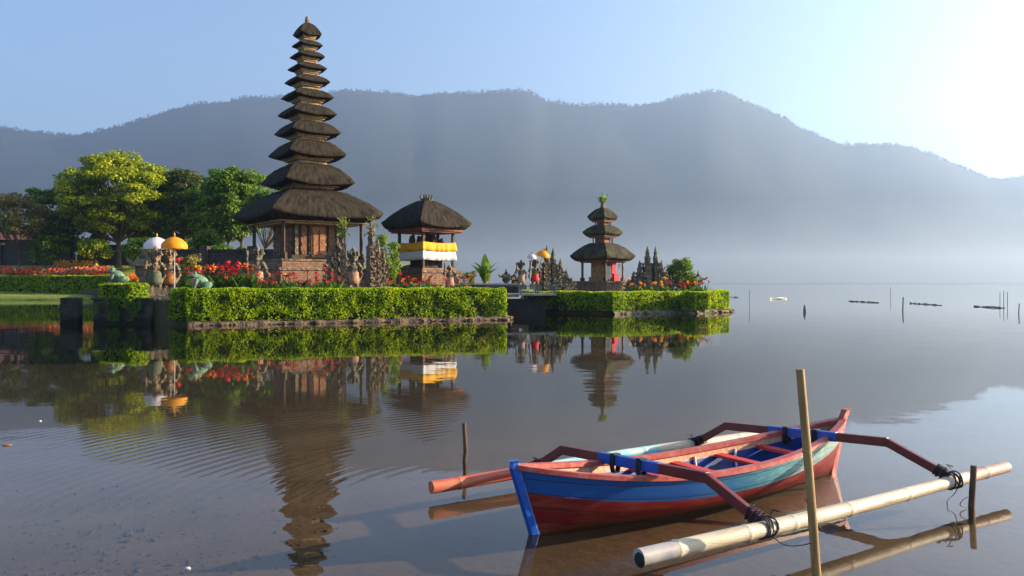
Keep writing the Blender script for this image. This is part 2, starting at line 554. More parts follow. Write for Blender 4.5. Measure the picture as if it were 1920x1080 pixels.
# ------------------------------------------------------------------ water, lakebed, hills, haze
def water_mat():
    m, nt, p = newmat('lake_water')
    nt.nodes.remove(p)
    tc = N(nt, 'TexCoord')
    pos = tc.outputs['Object']
    sub = N(nt, 'VectorMath', operation='SUBTRACT')
    nt.links.new(pos, sub.inputs[0])
    sub.inputs[1].default_value = (1.1, 5.5, 0)
    ln = N(nt, 'VectorMath', operation='LENGTH')
    nt.links.new(sub.outputs[0], ln.inputs[0])
    r = ln.outputs['Value']
    nz = N(nt, 'TexNoise')
    nz.inputs['Scale'].default_value = .7
    nz.inputs['Detail'].default_value = 2
    nt.links.new(pos, nz.inputs[0])
    ph = mathn(nt, 'ADD', mathn(nt, 'MULTIPLY', r, 2 * PI / .145), mathn(nt, 'MULTIPLY', nz.outputs[0], 5.0))
    wv = mathn(nt, 'SINE', ph)

    def sm(v, a, b, lo=0, hi=1):
        q = N(nt, 'MapRange', interpolation_type='SMOOTHSTEP')
        nt.links.new(v, q.inputs[0])
        for i, x in enumerate((a, b, lo, hi)):
            q.inputs[i + 1].default_value = x
        return q.outputs[0]
    sp = N(nt, 'SeparateXYZ')
    nt.links.new(pos, sp.inputs[0])
    env = mathn(nt, 'MULTIPLY', sm(r, 1.6, 3.0), sm(r, 4.2, 8.0, 1, 0))
    env = mathn(nt, 'MULTIPLY', env, sm(sp.outputs[0], .1, -1.2))
    env = mathn(nt, 'MULTIPLY', env, sm(sp.outputs[1], 4.4, 7.0, .12, 1))
    nb = N(nt, 'TexNoise')
    nb.inputs['Scale'].default_value = .45
    nb.inputs['Detail'].default_value = 2
    nt.links.new(pos, nb.inputs[0])
    env = mathn(nt, 'MULTIPLY', env, sm(nb.outputs[0], .35, .6, .25, 1))
    h = mathn(nt, 'MULTIPLY', mathn(nt, 'MULTIPLY', wv, env), .00046)
    n1 = N(nt, 'TexNoise')
    n1.inputs['Scale'].default_value = .9
    n1.inputs['Detail'].default_value = 2
    nt.links.new(pos, n1.inputs[0])
    n2 = N(nt, 'TexNoise')
    n2.inputs['Scale'].default_value = 7
    n2.inputs['Detail'].default_value = 2
    nt.links.new(pos, n2.inputs[0])
    n3 = N(nt, 'TexNoise')
    n3.inputs['Scale'].default_value = .11
    n3.inputs['Detail'].default_value = 3
    nt.links.new(pos, n3.inputs[0])
    patch = sm(n3.outputs[0], .42, .62, .35, 1.9)
    h = mathn(nt, 'ADD', h, mathn(nt, 'MULTIPLY', mathn(nt, 'MULTIPLY', n1.outputs[0], .0022), patch))
    n4 = N(nt, 'TexNoise')
    n4.inputs['Scale'].default_value = 2.6
    n4.inputs['Detail'].default_value = 3
    mpw = N(nt, 'Mapping')
    mpw.inputs['Rotation'].default_value = (0, 0, .5)
    mpw.inputs['Scale'].default_value = (.35, 1.3, 1)
    nt.links.new(pos, mpw.inputs[0])
    nt.links.new(mpw.outputs[0], n4.inputs[0])
    h = mathn(nt, 'ADD', h, mathn(nt, 'MULTIPLY', mathn(nt, 'MULTIPLY', n4.outputs[0], .0009), mathn(nt, 'SUBTRACT', patch, .3)))
    h = mathn(nt, 'ADD', h, mathn(nt, 'MULTIPLY', n2.outputs[0], .00022))
    b = N(nt, 'Bump')
    b.inputs['Strength'].default_value = 1
    b.inputs['Distance'].default_value = 1
    nt.links.new(h, b.inputs['Height'])
    fr = N(nt, 'Fresnel')
    fr.inputs['IOR'].default_value = 1.333
    nt.links.new(b.outputs[0], fr.inputs['Normal'])
    gl = N(nt, 'BsdfGlossy')
    gl.inputs['Roughness'].default_value = 0.0
    gl.inputs['Color'].default_value = (1, 1, 1, 1)
    nt.links.new(b.outputs[0], gl.inputs['Normal'])
    tr = N(nt, 'BsdfTransparent')
    tr.inputs[0].default_value = (.93, .86, .74, 1)
    mx = N(nt, 'MixShader')
    ge = N(nt, 'NewGeometry')      # light leaving the water from below: no total reflection in this flat sheet
    bf = ge.outputs['Backfacing']
    fac = mathn(nt, 'ADD', mathn(nt, 'MULTIPLY', fr.outputs[0], mathn(nt, 'SUBTRACT', 1.0, bf)), mathn(nt, 'MULTIPLY', bf, .22))
    nt.links.new(fac, mx.inputs[0])
    nt.links.new(tr.outputs[0], mx.inputs[1])
    nt.links.new(gl.outputs[0], mx.inputs[2])
    nt.links.new(mx.outputs[0], nt.nodes['Material Output'].inputs[0])
    return m


mb = MB()
mb.add([(-2500, -60, 0), (2500, -60, 0), (2500, 1900, 0), (-2500, 1900, 0)], [(0, 1, 2, 3)])
water = tag(mb.build('lake_water', water_mat()), kind='structure')


def bed_z(x, y):
    return -np.interp(y, [0, 4, 7, 12, 25, 60], [.07, .09, .14, .4, 1.2, 2.4])


mb = MB()
xs = np.concatenate([[-2500, -200, -60, -25], np.arange(-12, 12.1, .4), [25, 60, 200, 2500]])
ys = np.concatenate([[-60, -10, 0, 2], np.arange(3, 12, .3), [12, 16, 20, 25, 40, 60, 200, 1900]])
g = [(x, y, float(bed_z(x, y)) + (.018 * mnoise.noise((x * .9, y * .9, 0)) if 2 < y < 12 else 0)) for y in ys for x in xs]
nx = len(xs)
mb.add(g, [(j * nx + i, j * nx + i + 1, (j + 1) * nx + i + 1, (j + 1) * nx + i) for j in range(len(ys) - 1) for i in range(nx - 1)], 0, True)
def mudmat():
    m = mat('lake_mud', (.088, .060, .036), (.06, .039, .023), 1.3, .95, .01, 12, detail=8)
    nt = m.node_tree
    p = nt.nodes['Principled BSDF']
    src = p.inputs['Base Color'].links[0].from_socket
    sp = N(nt, 'SeparateXYZ')
    tc = N(nt, 'TexCoord')
    nt.links.new(tc.outputs['Object'], sp.inputs[0])
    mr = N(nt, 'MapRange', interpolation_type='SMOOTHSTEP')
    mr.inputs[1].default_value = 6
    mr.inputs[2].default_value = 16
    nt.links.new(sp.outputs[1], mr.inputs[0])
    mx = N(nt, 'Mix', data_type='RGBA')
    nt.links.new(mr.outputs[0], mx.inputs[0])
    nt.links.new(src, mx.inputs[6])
    mx.inputs[7].default_value = (.022, .018, .010, 1)  # darker bed farther out paints in the light absorbed by deep water
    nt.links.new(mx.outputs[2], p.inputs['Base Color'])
    return m


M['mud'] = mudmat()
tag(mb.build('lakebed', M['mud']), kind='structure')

# dark weed and pebbles lying on the shallow bed near the shore
mb = MB()
for i in range(520):
    px_, py_ = random.gauss(190, 130), random.gauss(1000, 75)
    if random.random() < .25:
        px_, py_ = random.uniform(150, 640), random.uniform(900, 1060)
    if py_ < 860 or py_ > 1110:
        continue
    p = atw(px_, py_)
    p *= 1.0
    r_ = random.uniform(.004, .011) * (2.2 if random.random() < .12 else 1)
    z0 = float(bed_z(p.x, p.y))
    mb.ell((p.x, p.y, z0 + .006), (r_ * random.uniform(1, 2.2), r_, r_ * .45), Matrix.Rotation(random.uniform(0, 3), 3, 'Z'), 6)
M['weed'] = mat('bed_weed', (.03, .024, .02), (.06, .042, .03), 9, .9)
tag(mb.build('bed_weed', M['weed']), 'dark scraps of weed and pebbles on the shallow lakebed', None, None, 'stuff')

RIDGE = [(-700, 300), (-300, 262), (0, 243), (50, 246), (100, 252), (140, 254), (175, 249), (225, 237), (275, 222), (325, 205), (375, 195), (425, 192), (450, 186), (525, 183), (600, 177), (650, 170), (700, 171), (750, 179), (775, 182), (825, 174), (875, 176), (960, 173), (990, 174), (1025, 193), (1085, 199), (1135, 198), (1185, 200), (1240, 192), (1275, 182), (1330, 171), (1360, 177), (1400, 194), (1440, 212), (1475, 223), (1500, 242), (1535, 258), (1585, 276), (1625, 273), (1675, 273), (1710, 279), (1750, 294), (1810, 317), (1850, 334), (1875, 338), (1920, 335), (2000, 345), (2300, 400), (2700, 470)]
RX, RY = zip(*RIDGE)
YR, YS = 2400.0, 1450.0                   # ridge and far shore


def ridge_z(x, y):
    px_ = 960 + F * x / y
    return H + (YH - np.interp(px_, RX, RY)) / F * YR


mb = MB()
cols = np.arange(-700, 2701, 12)
rows = [0, .04, .09, .16, .24, .33, .42, .51, .6, .68, .76, .83, .89, .94, .97, 1.0, 1.06, 1.2, 1.5]
V = []
for t in rows:
    for c in cols:
        Y = YS + (YR - YS) * t
        x = (c - 960) / F * Y
        wc = c + (1 - t) * 130 * mnoise.noise((c / 260.0, t * 1.6, 8.2)) if t < 1 else c
        zr = H + (YH - np.interp(c, RX, RY)) / F * YR
        zw = H + (YH - np.interp(wc, RX, RY)) / F * YR
        zr = zr if t >= 1 else zr * t + zw * (1 - t)
        if t <= 1:
            # keep each slope row under the sight line of the ridge
            k = t ** 1.15
            z = zr * k * (1 - .13 * (1 - t)) - 6 * (1 - t)
            sp_ = mnoise.fractal((x / 260, Y / 420, 3.1), 1.0, 2.0, 4) * 24 * math.sin(PI * min(1, t)) ** .8
            z = min(z + sp_, H + (min(zr, H + (YH - np.interp(c, RX, RY)) / F * YR) - H) * Y / YR * .985 if t > .2 and t < 1 else 1e9)
            if t == 0:
                z = -3
        else:
            z = zr * (1 - (t - 1) * 1.1)
        V.append((x, Y, z))
nc = len(cols)
mb.add(V, [(j * nc + i, j * nc + i + 1, (j + 1) * nc + i + 1, (j + 1) * nc + i) for j in range(len(rows) - 1) for i in range(nc - 1)], 0, True)
M['forest'] = mat('forest_slope', (.007, .012, .008), (.013, .018, .011), .02, 1, 1.2, .05, detail=8)
tag(mb.build('hills', M['forest']), kind='structure')

# forest standing along the ridge
Ps, Ns = [], []
mbt = MB()
for c in np.arange(-60, 1990, 1.1):
    dens = min(1, max(0, .45 + 1.1 * mnoise.noise((c / 60.0, 1.7, 0)) + .5 * mnoise.noise((c / 14.0, 4.1, 0))))
    if random.random() > .55 + .45 * dens:
        continue
    Y = YR + random.uniform(-12, 22)
    x = (c - 960) / F * Y
    zr = H + (YH - np.interp(c, RX, RY)) / F * YR
    hh = random.uniform(4, 10) * (.45 + 1.0 * dens)
    if random.random() < .12:
        hh *= 1.5
    for k in range(9):
        rr = hh * .28
        Ps.append((x + random.gauss(0, rr * .6), Y + random.gauss(0, rr * .5), zr + hh * random.uniform(-.1, 1.0)))
        Ns.append((0, -1, .4))
    mbt.tube([(x, Y, zr - 3), (x, Y, zr + hh * .7)], .5, 4)
Vq, Fq = leaf_quads(np.array(Ps), np.array(Ns), 3.6, 1.3, .6)
mbt.np(Vq, Fq)
tag(mbt.build('ridge_forest', M['forest']), 'forest standing along the crest of the far mountain', None, None, 'stuff')


def closed_box(name, lo, hi, dens, color, g):
    m = bpy.data.materials.new(name)
    m.use_nodes = True
    nt = m.node_tree
    nt.nodes.remove(nt.nodes['Principled BSDF'])
    pv = N(nt, 'VolumePrincipled')
    pv.inputs['Color'].default_value = (*color, 1)
    pv.inputs['Density'].default_value = dens
    pv.inputs['Anisotropy'].default_value = g
    nt.links.new(pv.outputs[0], nt.nodes['Material Output'].inputs['Volume'])
    b = MB()
    b.box([(a + c) / 2 for a, c in zip(lo, hi)], [c - a for a, c in zip(lo, hi)])
    return tag(b.build(name, m), None, None, None, 'stuff')


closed_box('haze', (-3200, -80, -4), (3200, 3300, 720), .00036, (.47, .66, 1.0), .55)
closed_box('mist', (-2400, 420, .3), (2400, 1440, 46), .0012, (.60, .76, 1.0), .45)


# ------------------------------------------------------------------ islands and banks
def prism(name, pts, z0, z1, m):
    b = MB()
    n = len(pts)
    vs = [(x, y, z0) for x, y in pts] + [(x, y, z1) for x, y in pts]
    b.add(vs, [tuple(range(n, 2 * n))] + [(i, (i + 1) % n, n + (i + 1) % n, n + i) for i in range(n)])
    return tag(b.build(name, m), kind='structure')


A = atw(352, 611)
B = atw(949, 600)
Lw = atw(192, 607)
isl1 = [(A.x + .1, A.y + .55), (B.x - .4, B.y + .45), (B.x - .75, B.y + 3), (B.x + .2, 52), (-14, 60), (-40, 74), (-36, 70), (Lw.x, Lw.y)]
prism('island_ground', isl1, -3, .92, M['earth'])
P1, P2, P3, P4, P5, P6 = (.5, 41.7), (5.0, 39.3), (9.0, 41.6), (9.25, 40.2), (11.5, 42.2), (13.0, 48)
isl2 = [P1, P2, P3, P4, P5, P6, (11, 55), (1.5, 54)]
isl2 = [(.9, 42.3), (5.0, 39.85), (8.5, 42.0), (9.5, 40.85), (11.1, 42.5), (12.5, 48), (11, 55), (1.5, 54)]
prism('shrine_island_ground', isl2, -3, .75, M['earth'])

# bank on the left: lawn strip, then rising
mb = MB()
bx = np.arange(-150, -9, 6.0)
bys = [70.8, 71.2, 72, 75, 77, 79, 82, 88, 96, 120, 160]
bzs = [-2.5, .1, .4, .5, .9, 2.0, 2.6, 3.4, 3.8, 4, 4]
V = [(x, y + .25 * mnoise.noise((x * .3, 0, 0)), z) for y, z in zip(bys, bzs) for x in bx]
nb_ = len(bx)
mb.add(V, [(j * nb_ + i, j * nb_ + i + 1, (j + 1) * nb_ + i + 1, (j + 1) * nb_ + i) for j in range(len(bys) - 1) for i in range(nb_ - 1)], 0, True)
tag(mb.build('bank_ground', M['grass']), kind='structure')


TXR = bpy.data.textures.new('chipping', 'CLOUDS')
TXR.noise_scale = .22
TXR.noise_depth = 3


def weather(ob, k=.07, lv=5):
    b_ = ob.modifiers.new('bevel', 'BEVEL')
    b_.width = .03
    b_.segments = 2
    m_ = ob.modifiers.new('cuts', 'SUBSURF')
    m_.subdivision_type = 'SIMPLE'
    m_.levels = m_.render_levels = lv
    d_ = ob.modifiers.new('chipping', 'DISPLACE')
    d_.texture = TXR
    d_.texture_coords = 'LOCAL'
    d_.strength = k
    d_.mid_level = .5


def stained(name, c1, c2, moss, wet):
    m = mat(name, c1, c2, 2.5, .9, .03, 9, detail=8)
    nt = m.node_tree
    p = nt.nodes['Principled BSDF']
    src = p.inputs['Base Color'].links[0].from_socket
    tc = N(nt, 'TexCoord')
    sp = N(nt, 'SeparateXYZ')
    nt.links.new(tc.outputs['Object'], sp.inputs[0])
    nz = N(nt, 'TexNoise')
    nz.inputs['Scale'].default_value = 3
    nz.inputs['Detail'].default_value = 7
    nt.links.new(tc.outputs['Object'], nz.inputs[0])
    mx = N(nt, 'Mix', data_type='RGBA')
    nt.links.new(ramp(nt, nz.outputs[0], [(.5, (0, 0, 0)), (.62, (.8, .8, .8))]), mx.inputs[0])
    nt.links.new(src, mx.inputs[6])
    mx.inputs[7].default_value = (*moss, 1)
    mr = N(nt, 'MapRange', interpolation_type='SMOOTHSTEP')
    mr.inputs[1].default_value = .42
    mr.inputs[2].default_value = .10
    nt.links.new(mathn(nt, 'ADD', sp.outputs[2], mathn(nt, 'MULTIPLY', mathn(nt, 'SUBTRACT', nz.outputs[0], .5), .5)), mr.inputs[0])
    m2 = N(nt, 'Mix', data_type='RGBA')
    nt.links.new(mr.outputs[0], m2.inputs[0])
    nt.links.new(mx.outputs[2], m2.inputs[6])
    m2.inputs[7].default_value = (*wet, 1)
    nt.links.new(m2.outputs[2], p.inputs['Base Color'])
    return m


M['wall_wet'] = stained('mossy_retaining_wall', (.085, .07, .055), (.045, .04, .034), (.035, .048, .018), (.018, .017, .013))
M['post_wet'] = stained('mossy_post', (.045, .04, .036), (.025, .024, .022), (.022, .03, .013), (.010, .010, .009))


def hedge(name, label, path, h0, z0, depth=.75, dens=420, leaf=.085, seed=1, group=None, lm='hedge', wob=.065):
    "clipped hedge: a dark twiggy core under a skin of leaves; path is its water-side foot, inside lies to the left"
    rg = np.random.default_rng(seed)
    o = MB()
    pts = [Vector((x, y, 0)) for x, y in path]
    P, Nn = [], []
    for a, b in zip(pts[:-1], pts[1:]):
        d = b - a
        L = d.length
        d.normalize()
        nrm = Vector((d.y, -d.x, 0))            # outwards
        inw = -nrm
        rr = .22
        # core
        e = .09
        q = [a + nrm * -e - d * -e, b + nrm * -e - d * e, b + inw * (depth - e) - d * e, a + inw * (depth - e) + d * e]
        vs = [Vector((p.x, p.y, z0 + .04)) for p in q] + [Vector((p.x, p.y, z0 + h0 - e)) for p in q]
        o.add(vs, [(4, 5, 6, 7), (0, 1, 5, 4), (1, 2, 6, 5), (2, 3, 7, 6), (3, 0, 4, 7)], 0)
        per = 2 * h0 + depth
        n = int(L * per * dens)
        s = rg.uniform(-.04, L + .04, n)
        u = rg.uniform(0, per, n)
        for si, ui in zip(s, u):
            # rounded cross-section: front, top, back
            if ui < h0:
                y_, z_, n_ = 0.0, ui, (0, 1)
            elif ui < h0 + depth:
                y_, z_, n_ = ui - h0, h0, (1, 0)
            else:
                y_, z_, n_ = depth, h0 - (ui - h0 - depth), (0, -1)
            # round the two top edges
            for yc, sg in ((rr, -1), (depth - rr, 1)):
                dy, dz = y_ - yc, z_ - (h0 - rr)
                if dz > 0 and dy * sg > 0:
                    l_ = math.hypot(dy, dz) or 1
                    y_, z_ = yc + dy / l_ * rr, h0 - rr + dz / l_ * rr
                    n_ = (dz / l_, -dy / l_)
            p = a + d * float(si) + inw * y_
            nn = nrm * n_[1] + Vector((0, 0, n_[0]))
            gap_ = mnoise.noise((p.x * 3.1, p.y * 3.1, z_ * 3.4 + seed))
            if ui < h0 and gap_ > .12 + .6 * z_ / h0 and rg.random() < .75:
                continue
            off = wob * (mnoise.noise((p.x * 1.1, p.y * 1.1, z_ * 1.5)) * 2 + mnoise.noise((p.x * 3.3, p.y * 3.3, z_ * 3.5))) - abs(rg.normal(0, .035))
            p = p + nn * off
            P.append((p.x, p.y, z0 + z_ + nn.z * off * .6 + (.02 if n_[0] > .5 else 0)))
            Nn.append(tuple(nn))
        # end caps
        for end, dd in ((a, -d), (b, d)):
            m_ = int(depth * h0 * dens)
            uu = rg.uniform(0, depth, m_)
            zz = rg.uniform(0, h0 - .05, m_)
            for ui, zi in zip(uu, zz):
                p = end + inw * float(ui) + dd * (.02 - abs(rg.normal(0, .03)))
                P.append((p.x, p.y, z0 + zi))
                Nn.append(tuple(dd))
    Vq, Fq = leaf_quads(np.array(P), np.array(Nn), leaf, 1.6, .95, rg)
    o.np(Vq, Fq, 1)
    return tag(o.build(name, [M['hedge_core'], M[lm]]), label, 'hedge', group)


def stones(name, label, path, h, seed=3, m='stone_warm', inset=.0, size=.3):
    "rough low bank: a lumpy earth strip with half-buried stones of mixed size"
    rd = random.Random(seed)
    o = MB()
    pts = [Vector((x, y, 0)) for x, y in path]
    for a, b in zip(pts[:-1], pts[1:]):
        d = (b - a)
        L = d.length
        d.normalize()
        nrm = Vector((d.y, -d.x, 0))
        n = max(2, int(L / .12))
        vs = []
        for i in range(n + 1):
            p = a + d * (L * i / n)
            for k, (u, z) in enumerate(((.18, -.3), (.14, .02), (.06, .6), (-.1, .95), (-.4, 1.0))):
                q = mnoise.noise((p.x * 2.1, p.y * 2.1, k * .7 + seed))
                r = p + nrm * (u + q * .11 - inset)
                vs.append((r.x, r.y, z * h + q * .06 if z > 0 else z))
        o.add(vs, [(5 * i + j, 5 * i + 5 + j, 5 * i + 6 + j, 5 * i + 1 + j) for i in range(n) for j in range(4)], 0)
        s = 0
        while s < L:
            w_ = rd.uniform(.25, 1.5) * size
            if rd.random() < .8:
                p = a + d * (s + w_ / 2) + nrm * (rd.uniform(.0, .18) - inset)
                hh = h * rd.uniform(.35, 1.0) * min(1, w_ / size + .3)
                o.ell((p.x, p.y, hh * rd.uniform(.1, .5)), (w_ * .55, rd.uniform(.08, .2), hh * .5), Matrix.Rotation(math.atan2(d.y, d.x) + rd.uniform(-.4, .4), 3, 'Z') @ Matrix.Rotation(rd.uniform(-.3, .3), 3, 'Y'), 6)
            s += w_ * rd.uniform(.6, 1.3)
    for i, v in enumerate(o.v):
        q = mnoise.noise((v[0] * 7, v[1] * 7, v[2] * 7)) * .03
        o.v[i] = (v[0] + q, v[1] + q, v[2] + q)
    o.smooth = [False] * len(o.f)
    return tag(o.build(name, M[m]), label, 'stone edging')


zA = .16
hedge('clipped_hedge', 'long sunlit clipped hedge along the water below the tall pagoda', [(A.x, A.y), (B.x, B.y)], 1.18, zA, .85, 800, .085, 11)
stones('stone_edging', 'low stone edging at the waterline under the long sunlit hedge', [(A.x, A.y), (B.x, B.y), (B.x + .1, B.y + 1.2)], .18, 4, 'stone_bank')
hedge('clipped_hedge', 'shaded end of hedge beside the dark stone wall under the big frog statue', [(A.x - .95, A.y + .62), (A.x - .12, A.y + .08)], 1.12, .2, .8, 520, .085, 12)
hedge('clipped_hedge', 'short hedge running back from the rounded end of the long waterside hedge', [(B.x - .42, B.y + .5), (B.x - .38, B.y + 3)], 1.12, .16, .8, 420, .085, 13)
hedge('clipped_hedge', 'clipped hedge with a notched front round the small pagoda island', [P1, P2, P3, P4, P5, P6], .92, .18, .8, 600, .10, 14)
stones('stone_edging', 'low stone edging at the waterline of the small pagoda island', [P2, P3, P4, P5, P6], .2, 6, 'stone')
hedge('clipped_hedge', 'sunlit hedge along the far left bank below the flower bed', [(-95, 84), (-33.3, 73.4)], 1.75, .45, 1.1, 210, .17, 15, wob=.08)

# dark retaining wall at the left end of the main island
o = MB()
d = Vector((A.x - 1.9, A.y + 1.0, 0)) - Vector((Lw.x, Lw.y, 0))
mid = Vector((Lw.x, Lw.y, 0)) + d / 2
an = math.atan2(d.y, d.x)
nx_ = Vector((-math.sin(an), math.cos(an), 0))
c_ = mid - nx_ * -.05
o.box((c_.x, c_.y, -.2), (d.length + .5, .5, 2.2), an)
o.box((c_.x, c_.y, .96), (d.length + .62, .62, .1), an)
wo_ = o.build('stone_wall', M['wall_wet'])
weather(wo_, .10)
tag(wo_, 'dark stone retaining wall at the left end of the main island', 'wall')
hedge('clipped_hedge', 'dark hedge hanging over the retaining wall below the small frog statue', [(Lw.x - .05, Lw.y - .12), (Lw.x + 1.5, Lw.y - .75)], .95, .62, .8, 520, .09, 16)


# dark creeper on the retaining wall
rgi = np.random.default_rng(77)
Pq = []
for i in range(2600):
    u, z = rgi.uniform(0, 1), rgi.uniform(.15, 1.0)
    if mnoise.noise((u * 6, z * 2.2, 5.5)) < .02 - .25 * z + .12:
        continue
    p = Vector((Lw.x, Lw.y, 0)) + d * u - nx_ * (.37 + rgi.uniform(0, .06))
    Pq.append((p.x, p.y, z))
Vq, Fq = leaf_quads(np.array(Pq), np.tile([-nx_.x, -nx_.y, .3], (len(Pq), 1)), .085, 1.5, .5)
o = MB()
o.np(Vq, Fq)
tag(o.build('creeper', M['ivy']), 'dark creeper covering the stone retaining wall below the statues', 'plant')


# ------------------------------------------------------------------ square thatched roofs
def roof(parent, c, a, z_top, z_tip, z_bot, neck, m, rz, name='roof', bulge=.55, seed=0, under=.74, lift=.22):
    "square-plan thatch: convex back from the neck to a sharp eave tip, then a thick undercut; a = half diagonal at the tip"
    rd = random.Random(seed)
    prof = []
    for i in range(11):
        t = i / 10
        r_ = neck + (a - neck) * t
        z = z_tip + (z_top - z_tip) * (1 - t ** (1.15 + bulge * 1.5))
        prof.append((r_, z))
    for t in (.08, .3, .6, 1.0):
        prof.append((a + (a * under - a) * t ** 1.0, z_tip + (z_bot - z_tip) * t ** .62))
    prof.append((neck * .6, z_bot + .02))
    seg = 13
    o = MB()
    vs, uv = [], []
    nper = 4 * seg + 1
    vacc = 0
    for i, (r_, z) in enumerate(prof):
        if i:
            vacc += math.hypot(r_ - prof[i - 1][0], z - prof[i - 1][1])
        for k in range(nper):
            kk = k % (4 * seg)
            side, f = divmod(kk, seg)
            f /= seg
            a0, a1 = rz + side * PI / 2, rz + (side + 1) * PI / 2
            p = Vector((math.cos(a0), math.sin(a0), 0)) * (1 - f) + Vector((math.cos(a1), math.sin(a1), 0)) * f
            # bow the sides slightly and soften the hips a little away from the tip
            soft = 1 + .045 * math.sin(PI * f) * (1.0 if i < 9 else .45)
            jag = 1 + mnoise.noise((kk * 1.7, i * .9, seed * 3.3)) * .018
            zz = z + mnoise.noise((kk * .8, i * 1.3, seed + 7.7)) * .02 * a ** .5
            if i in (11, 12):
                zz -= abs(mnoise.noise((kk * 2.9, 4, seed))) * .05 * a ** .5
            tt = min(1, i / 10)
            if i < len(prof) - 2:
                zz -= lift * (z_top - z_tip) * tt * tt * (1 - abs(2 * f - 1) ** 2.2) * (1 if i <= 11 else .4)
            q = p * r_ * soft * jag
            vs.append(Vector((c[0], c[1], 0)) + Vector((q.x, q.y, zz)))
            uv.append((k / nper * a * 1.2, vacc))
    fs = []
    for i in range(len(prof) - 1):
        for k in range(nper - 1):
            fs.append((i * nper + k, i * nper + k + 1, (i + 1) * nper + k + 1, (i + 1) * nper + k)[::-1])
    o.add(vs, fs, 0, True)
    o.uv = uv
    o.add([vs[k] for k in range(nper - 1)], [tuple(range(nper - 1))], 0)
    o.uv = uv + uv[:nper - 1]
    return o.build(name, m, parent)


def sq(o, c, half_diag, z0, z1, rz, mi=0, taper=1.0):
    s_ = half_diag * math.sqrt(2)
    o.box((c[0], c[1], (z0 + z1) / 2), (s_, s_, z1 - z0), rz + PI / 4, mi, taper)


ZX = lambda py, Y: H - (py - YH) / F * Y

# ------------------------------------------------------------------ tall pagoda
PY = 41.0
PX = (576 - 960) / F * PY
pr = R(-90 - 8)
pag = empty('pagoda', (PX, PY, .9), 0, 'tall eleven tiered pagoda with black thatched roofs on a brick platform', 'pagoda')
L0 = .9
# (half diagonal px, top y, tip y, bottom y)
TIERS = [(148, 358, 402, 420), (91, 310, 344, 351), (75.5, 266, 292, 299), (64.5, 230, 251, 257), (57.5, 199, 216, 221), (51.5, 170, 184, 189), (44.5, 143, 155, 160), (38.5, 120, 130, 134.5), (34.5, 97.5, 107.5, 111.5), (30.5, 77.5, 86.5, 90), (28, 43, 65, 69)]
px2 = PY / F
for i, (hd, yt, ytip, yb) in enumerate(TIERS):
    a = hd * px2 * (1.03 if i else 1)
    top = i == len(TIERS) - 1
    nk = a * (.10 if top else (.33 if i == 0 else .40))
    rf = roof(pag, (0, 0), a, ZX(yt, PY) - L0, ZX(ytip, PY) - L0, ZX(yb, PY) - L0, nk, M['thatch'], pr, 'roof', .45 if i else .3, i + 1, .58 if i else .80)
    t = MB()
    zb = ZX(yb, PY) - L0
    ke = .80 if i == 0 else .66
    sq(t, (0, 0), a * ke, zb - .05, zb + .10, pr)
    sq(t, (0, 0), a * ke * .88, zb - .14, zb - .05, pr)
    t.build('eave_trim', M['wood'], rf)
    if i:
        n_ = MB()
        prev = ZX(TIERS[i - 1][1], PY) - L0
        sq(n_, (0, 0), a * .44, prev - .25, zb - .13, pr)
        sq(n_, (0, 0), a * .50, prev + .02, prev + .10, pr)
        for k in range(4):
            an_ = pr + k * PI / 2
            n_.box((math.cos(an_) * a * .46, math.sin(an_) * a * .46, (prev + zb) / 2 - .08), (.07, .07, zb - prev - .1), an_)
        n_.build('neck', M['wood'], pag)
o = MB()
zt = ZX(46, PY) - L0
o.lathe([(.16, zt - .12), (.17, zt + .02), (.10, zt + .08), (.13, zt + .2), (.09, zt + .28), (.11, zt + .33), (.03, zt + .42), (.0, zt + .46)], 10)
o.build('finial', M['stone_warm'], pag)
# shrine body under the first roof
zw0, zw1 = ZX(488, PY) - L0, ZX(424, PY) - L0
hdw = 66 * px2
w_ = MB()
sq(w_, (0, 0), hdw, zw0, zw1, pr)
sq(w_, (0, 0), hdw * 1.06, zw0 - .02, zw0 + .22, pr)
wall = w_.build('wall', M['wood_dark'], pag)
for side in (0, 3):
    fr_ = MB()
    a0, a1 = pr + (side) * PI / 2, pr + (side + 1) * PI / 2
    c0 = Vector((math.cos(a0), math.sin(a0), 0)) * hdw
    c1 = Vector((math.cos(a1), math.sin(a1), 0)) * hdw
    d = (c1 - c0)
    nrm = Vector((d.y, -d.x, 0)).normalized()
    an_ = math.atan2(d.y, d.x)
    for k in range(7):
        p = c0 + d * ((k + .5) / 7)
        if side == 0 and k == 3:
            continue
        q = p + nrm * .02
        if k % 2:
            pn = MB()
            pn.box((q.x, q.y, (zw0 + zw1) / 2 + .1), (d.length / 7 * .8, .07, (zw1 - zw0) * .86), an_)
            pn.build('panel', M['wood_red'], wall)
        else:
            fr_.box((q.x, q.y, (zw0 + zw1) / 2 + .1), (d.length / 7 * .42, .07, (zw1 - zw0) * .86), an_)
        for j in range(4):
            fr_.box((p.x + nrm.x * .06, p.y + nrm.y * .06, zw0 + .35 + j * .42), (d.length / 7 * .5, .05, .16), an_)
    fr_.build('frieze', M['stone_warm'], wall)
a0 = pr
c0 = Vector((math.cos(a0), math.sin(a0), 0)) * hdw
c1 = Vector((math.cos(a0 + PI / 2), math.sin(a0 + PI / 2), 0)) * hdw
d = c1 - c0
nrm = Vector((d.y, -d.x, 0)).normalized()
an_ = math.atan2(d.y, d.x)
dr = MB()
q = c0 + d * .5 + nrm * .05
dr.box((q.x, q.y, zw0 + .85), (.72, .16, 1.5), an_)
dr.box((q.x, q.y, zw0 + 1.68), (.62, .15, .22), an_, taper=.7)
for s_ in (-1, 1):
    qq = q + nrm * .09 + d.normalized() * (.17 * s_)
    dr.box((qq.x, qq.y, zw0 + .85), (.2, .06, 1.2), an_)
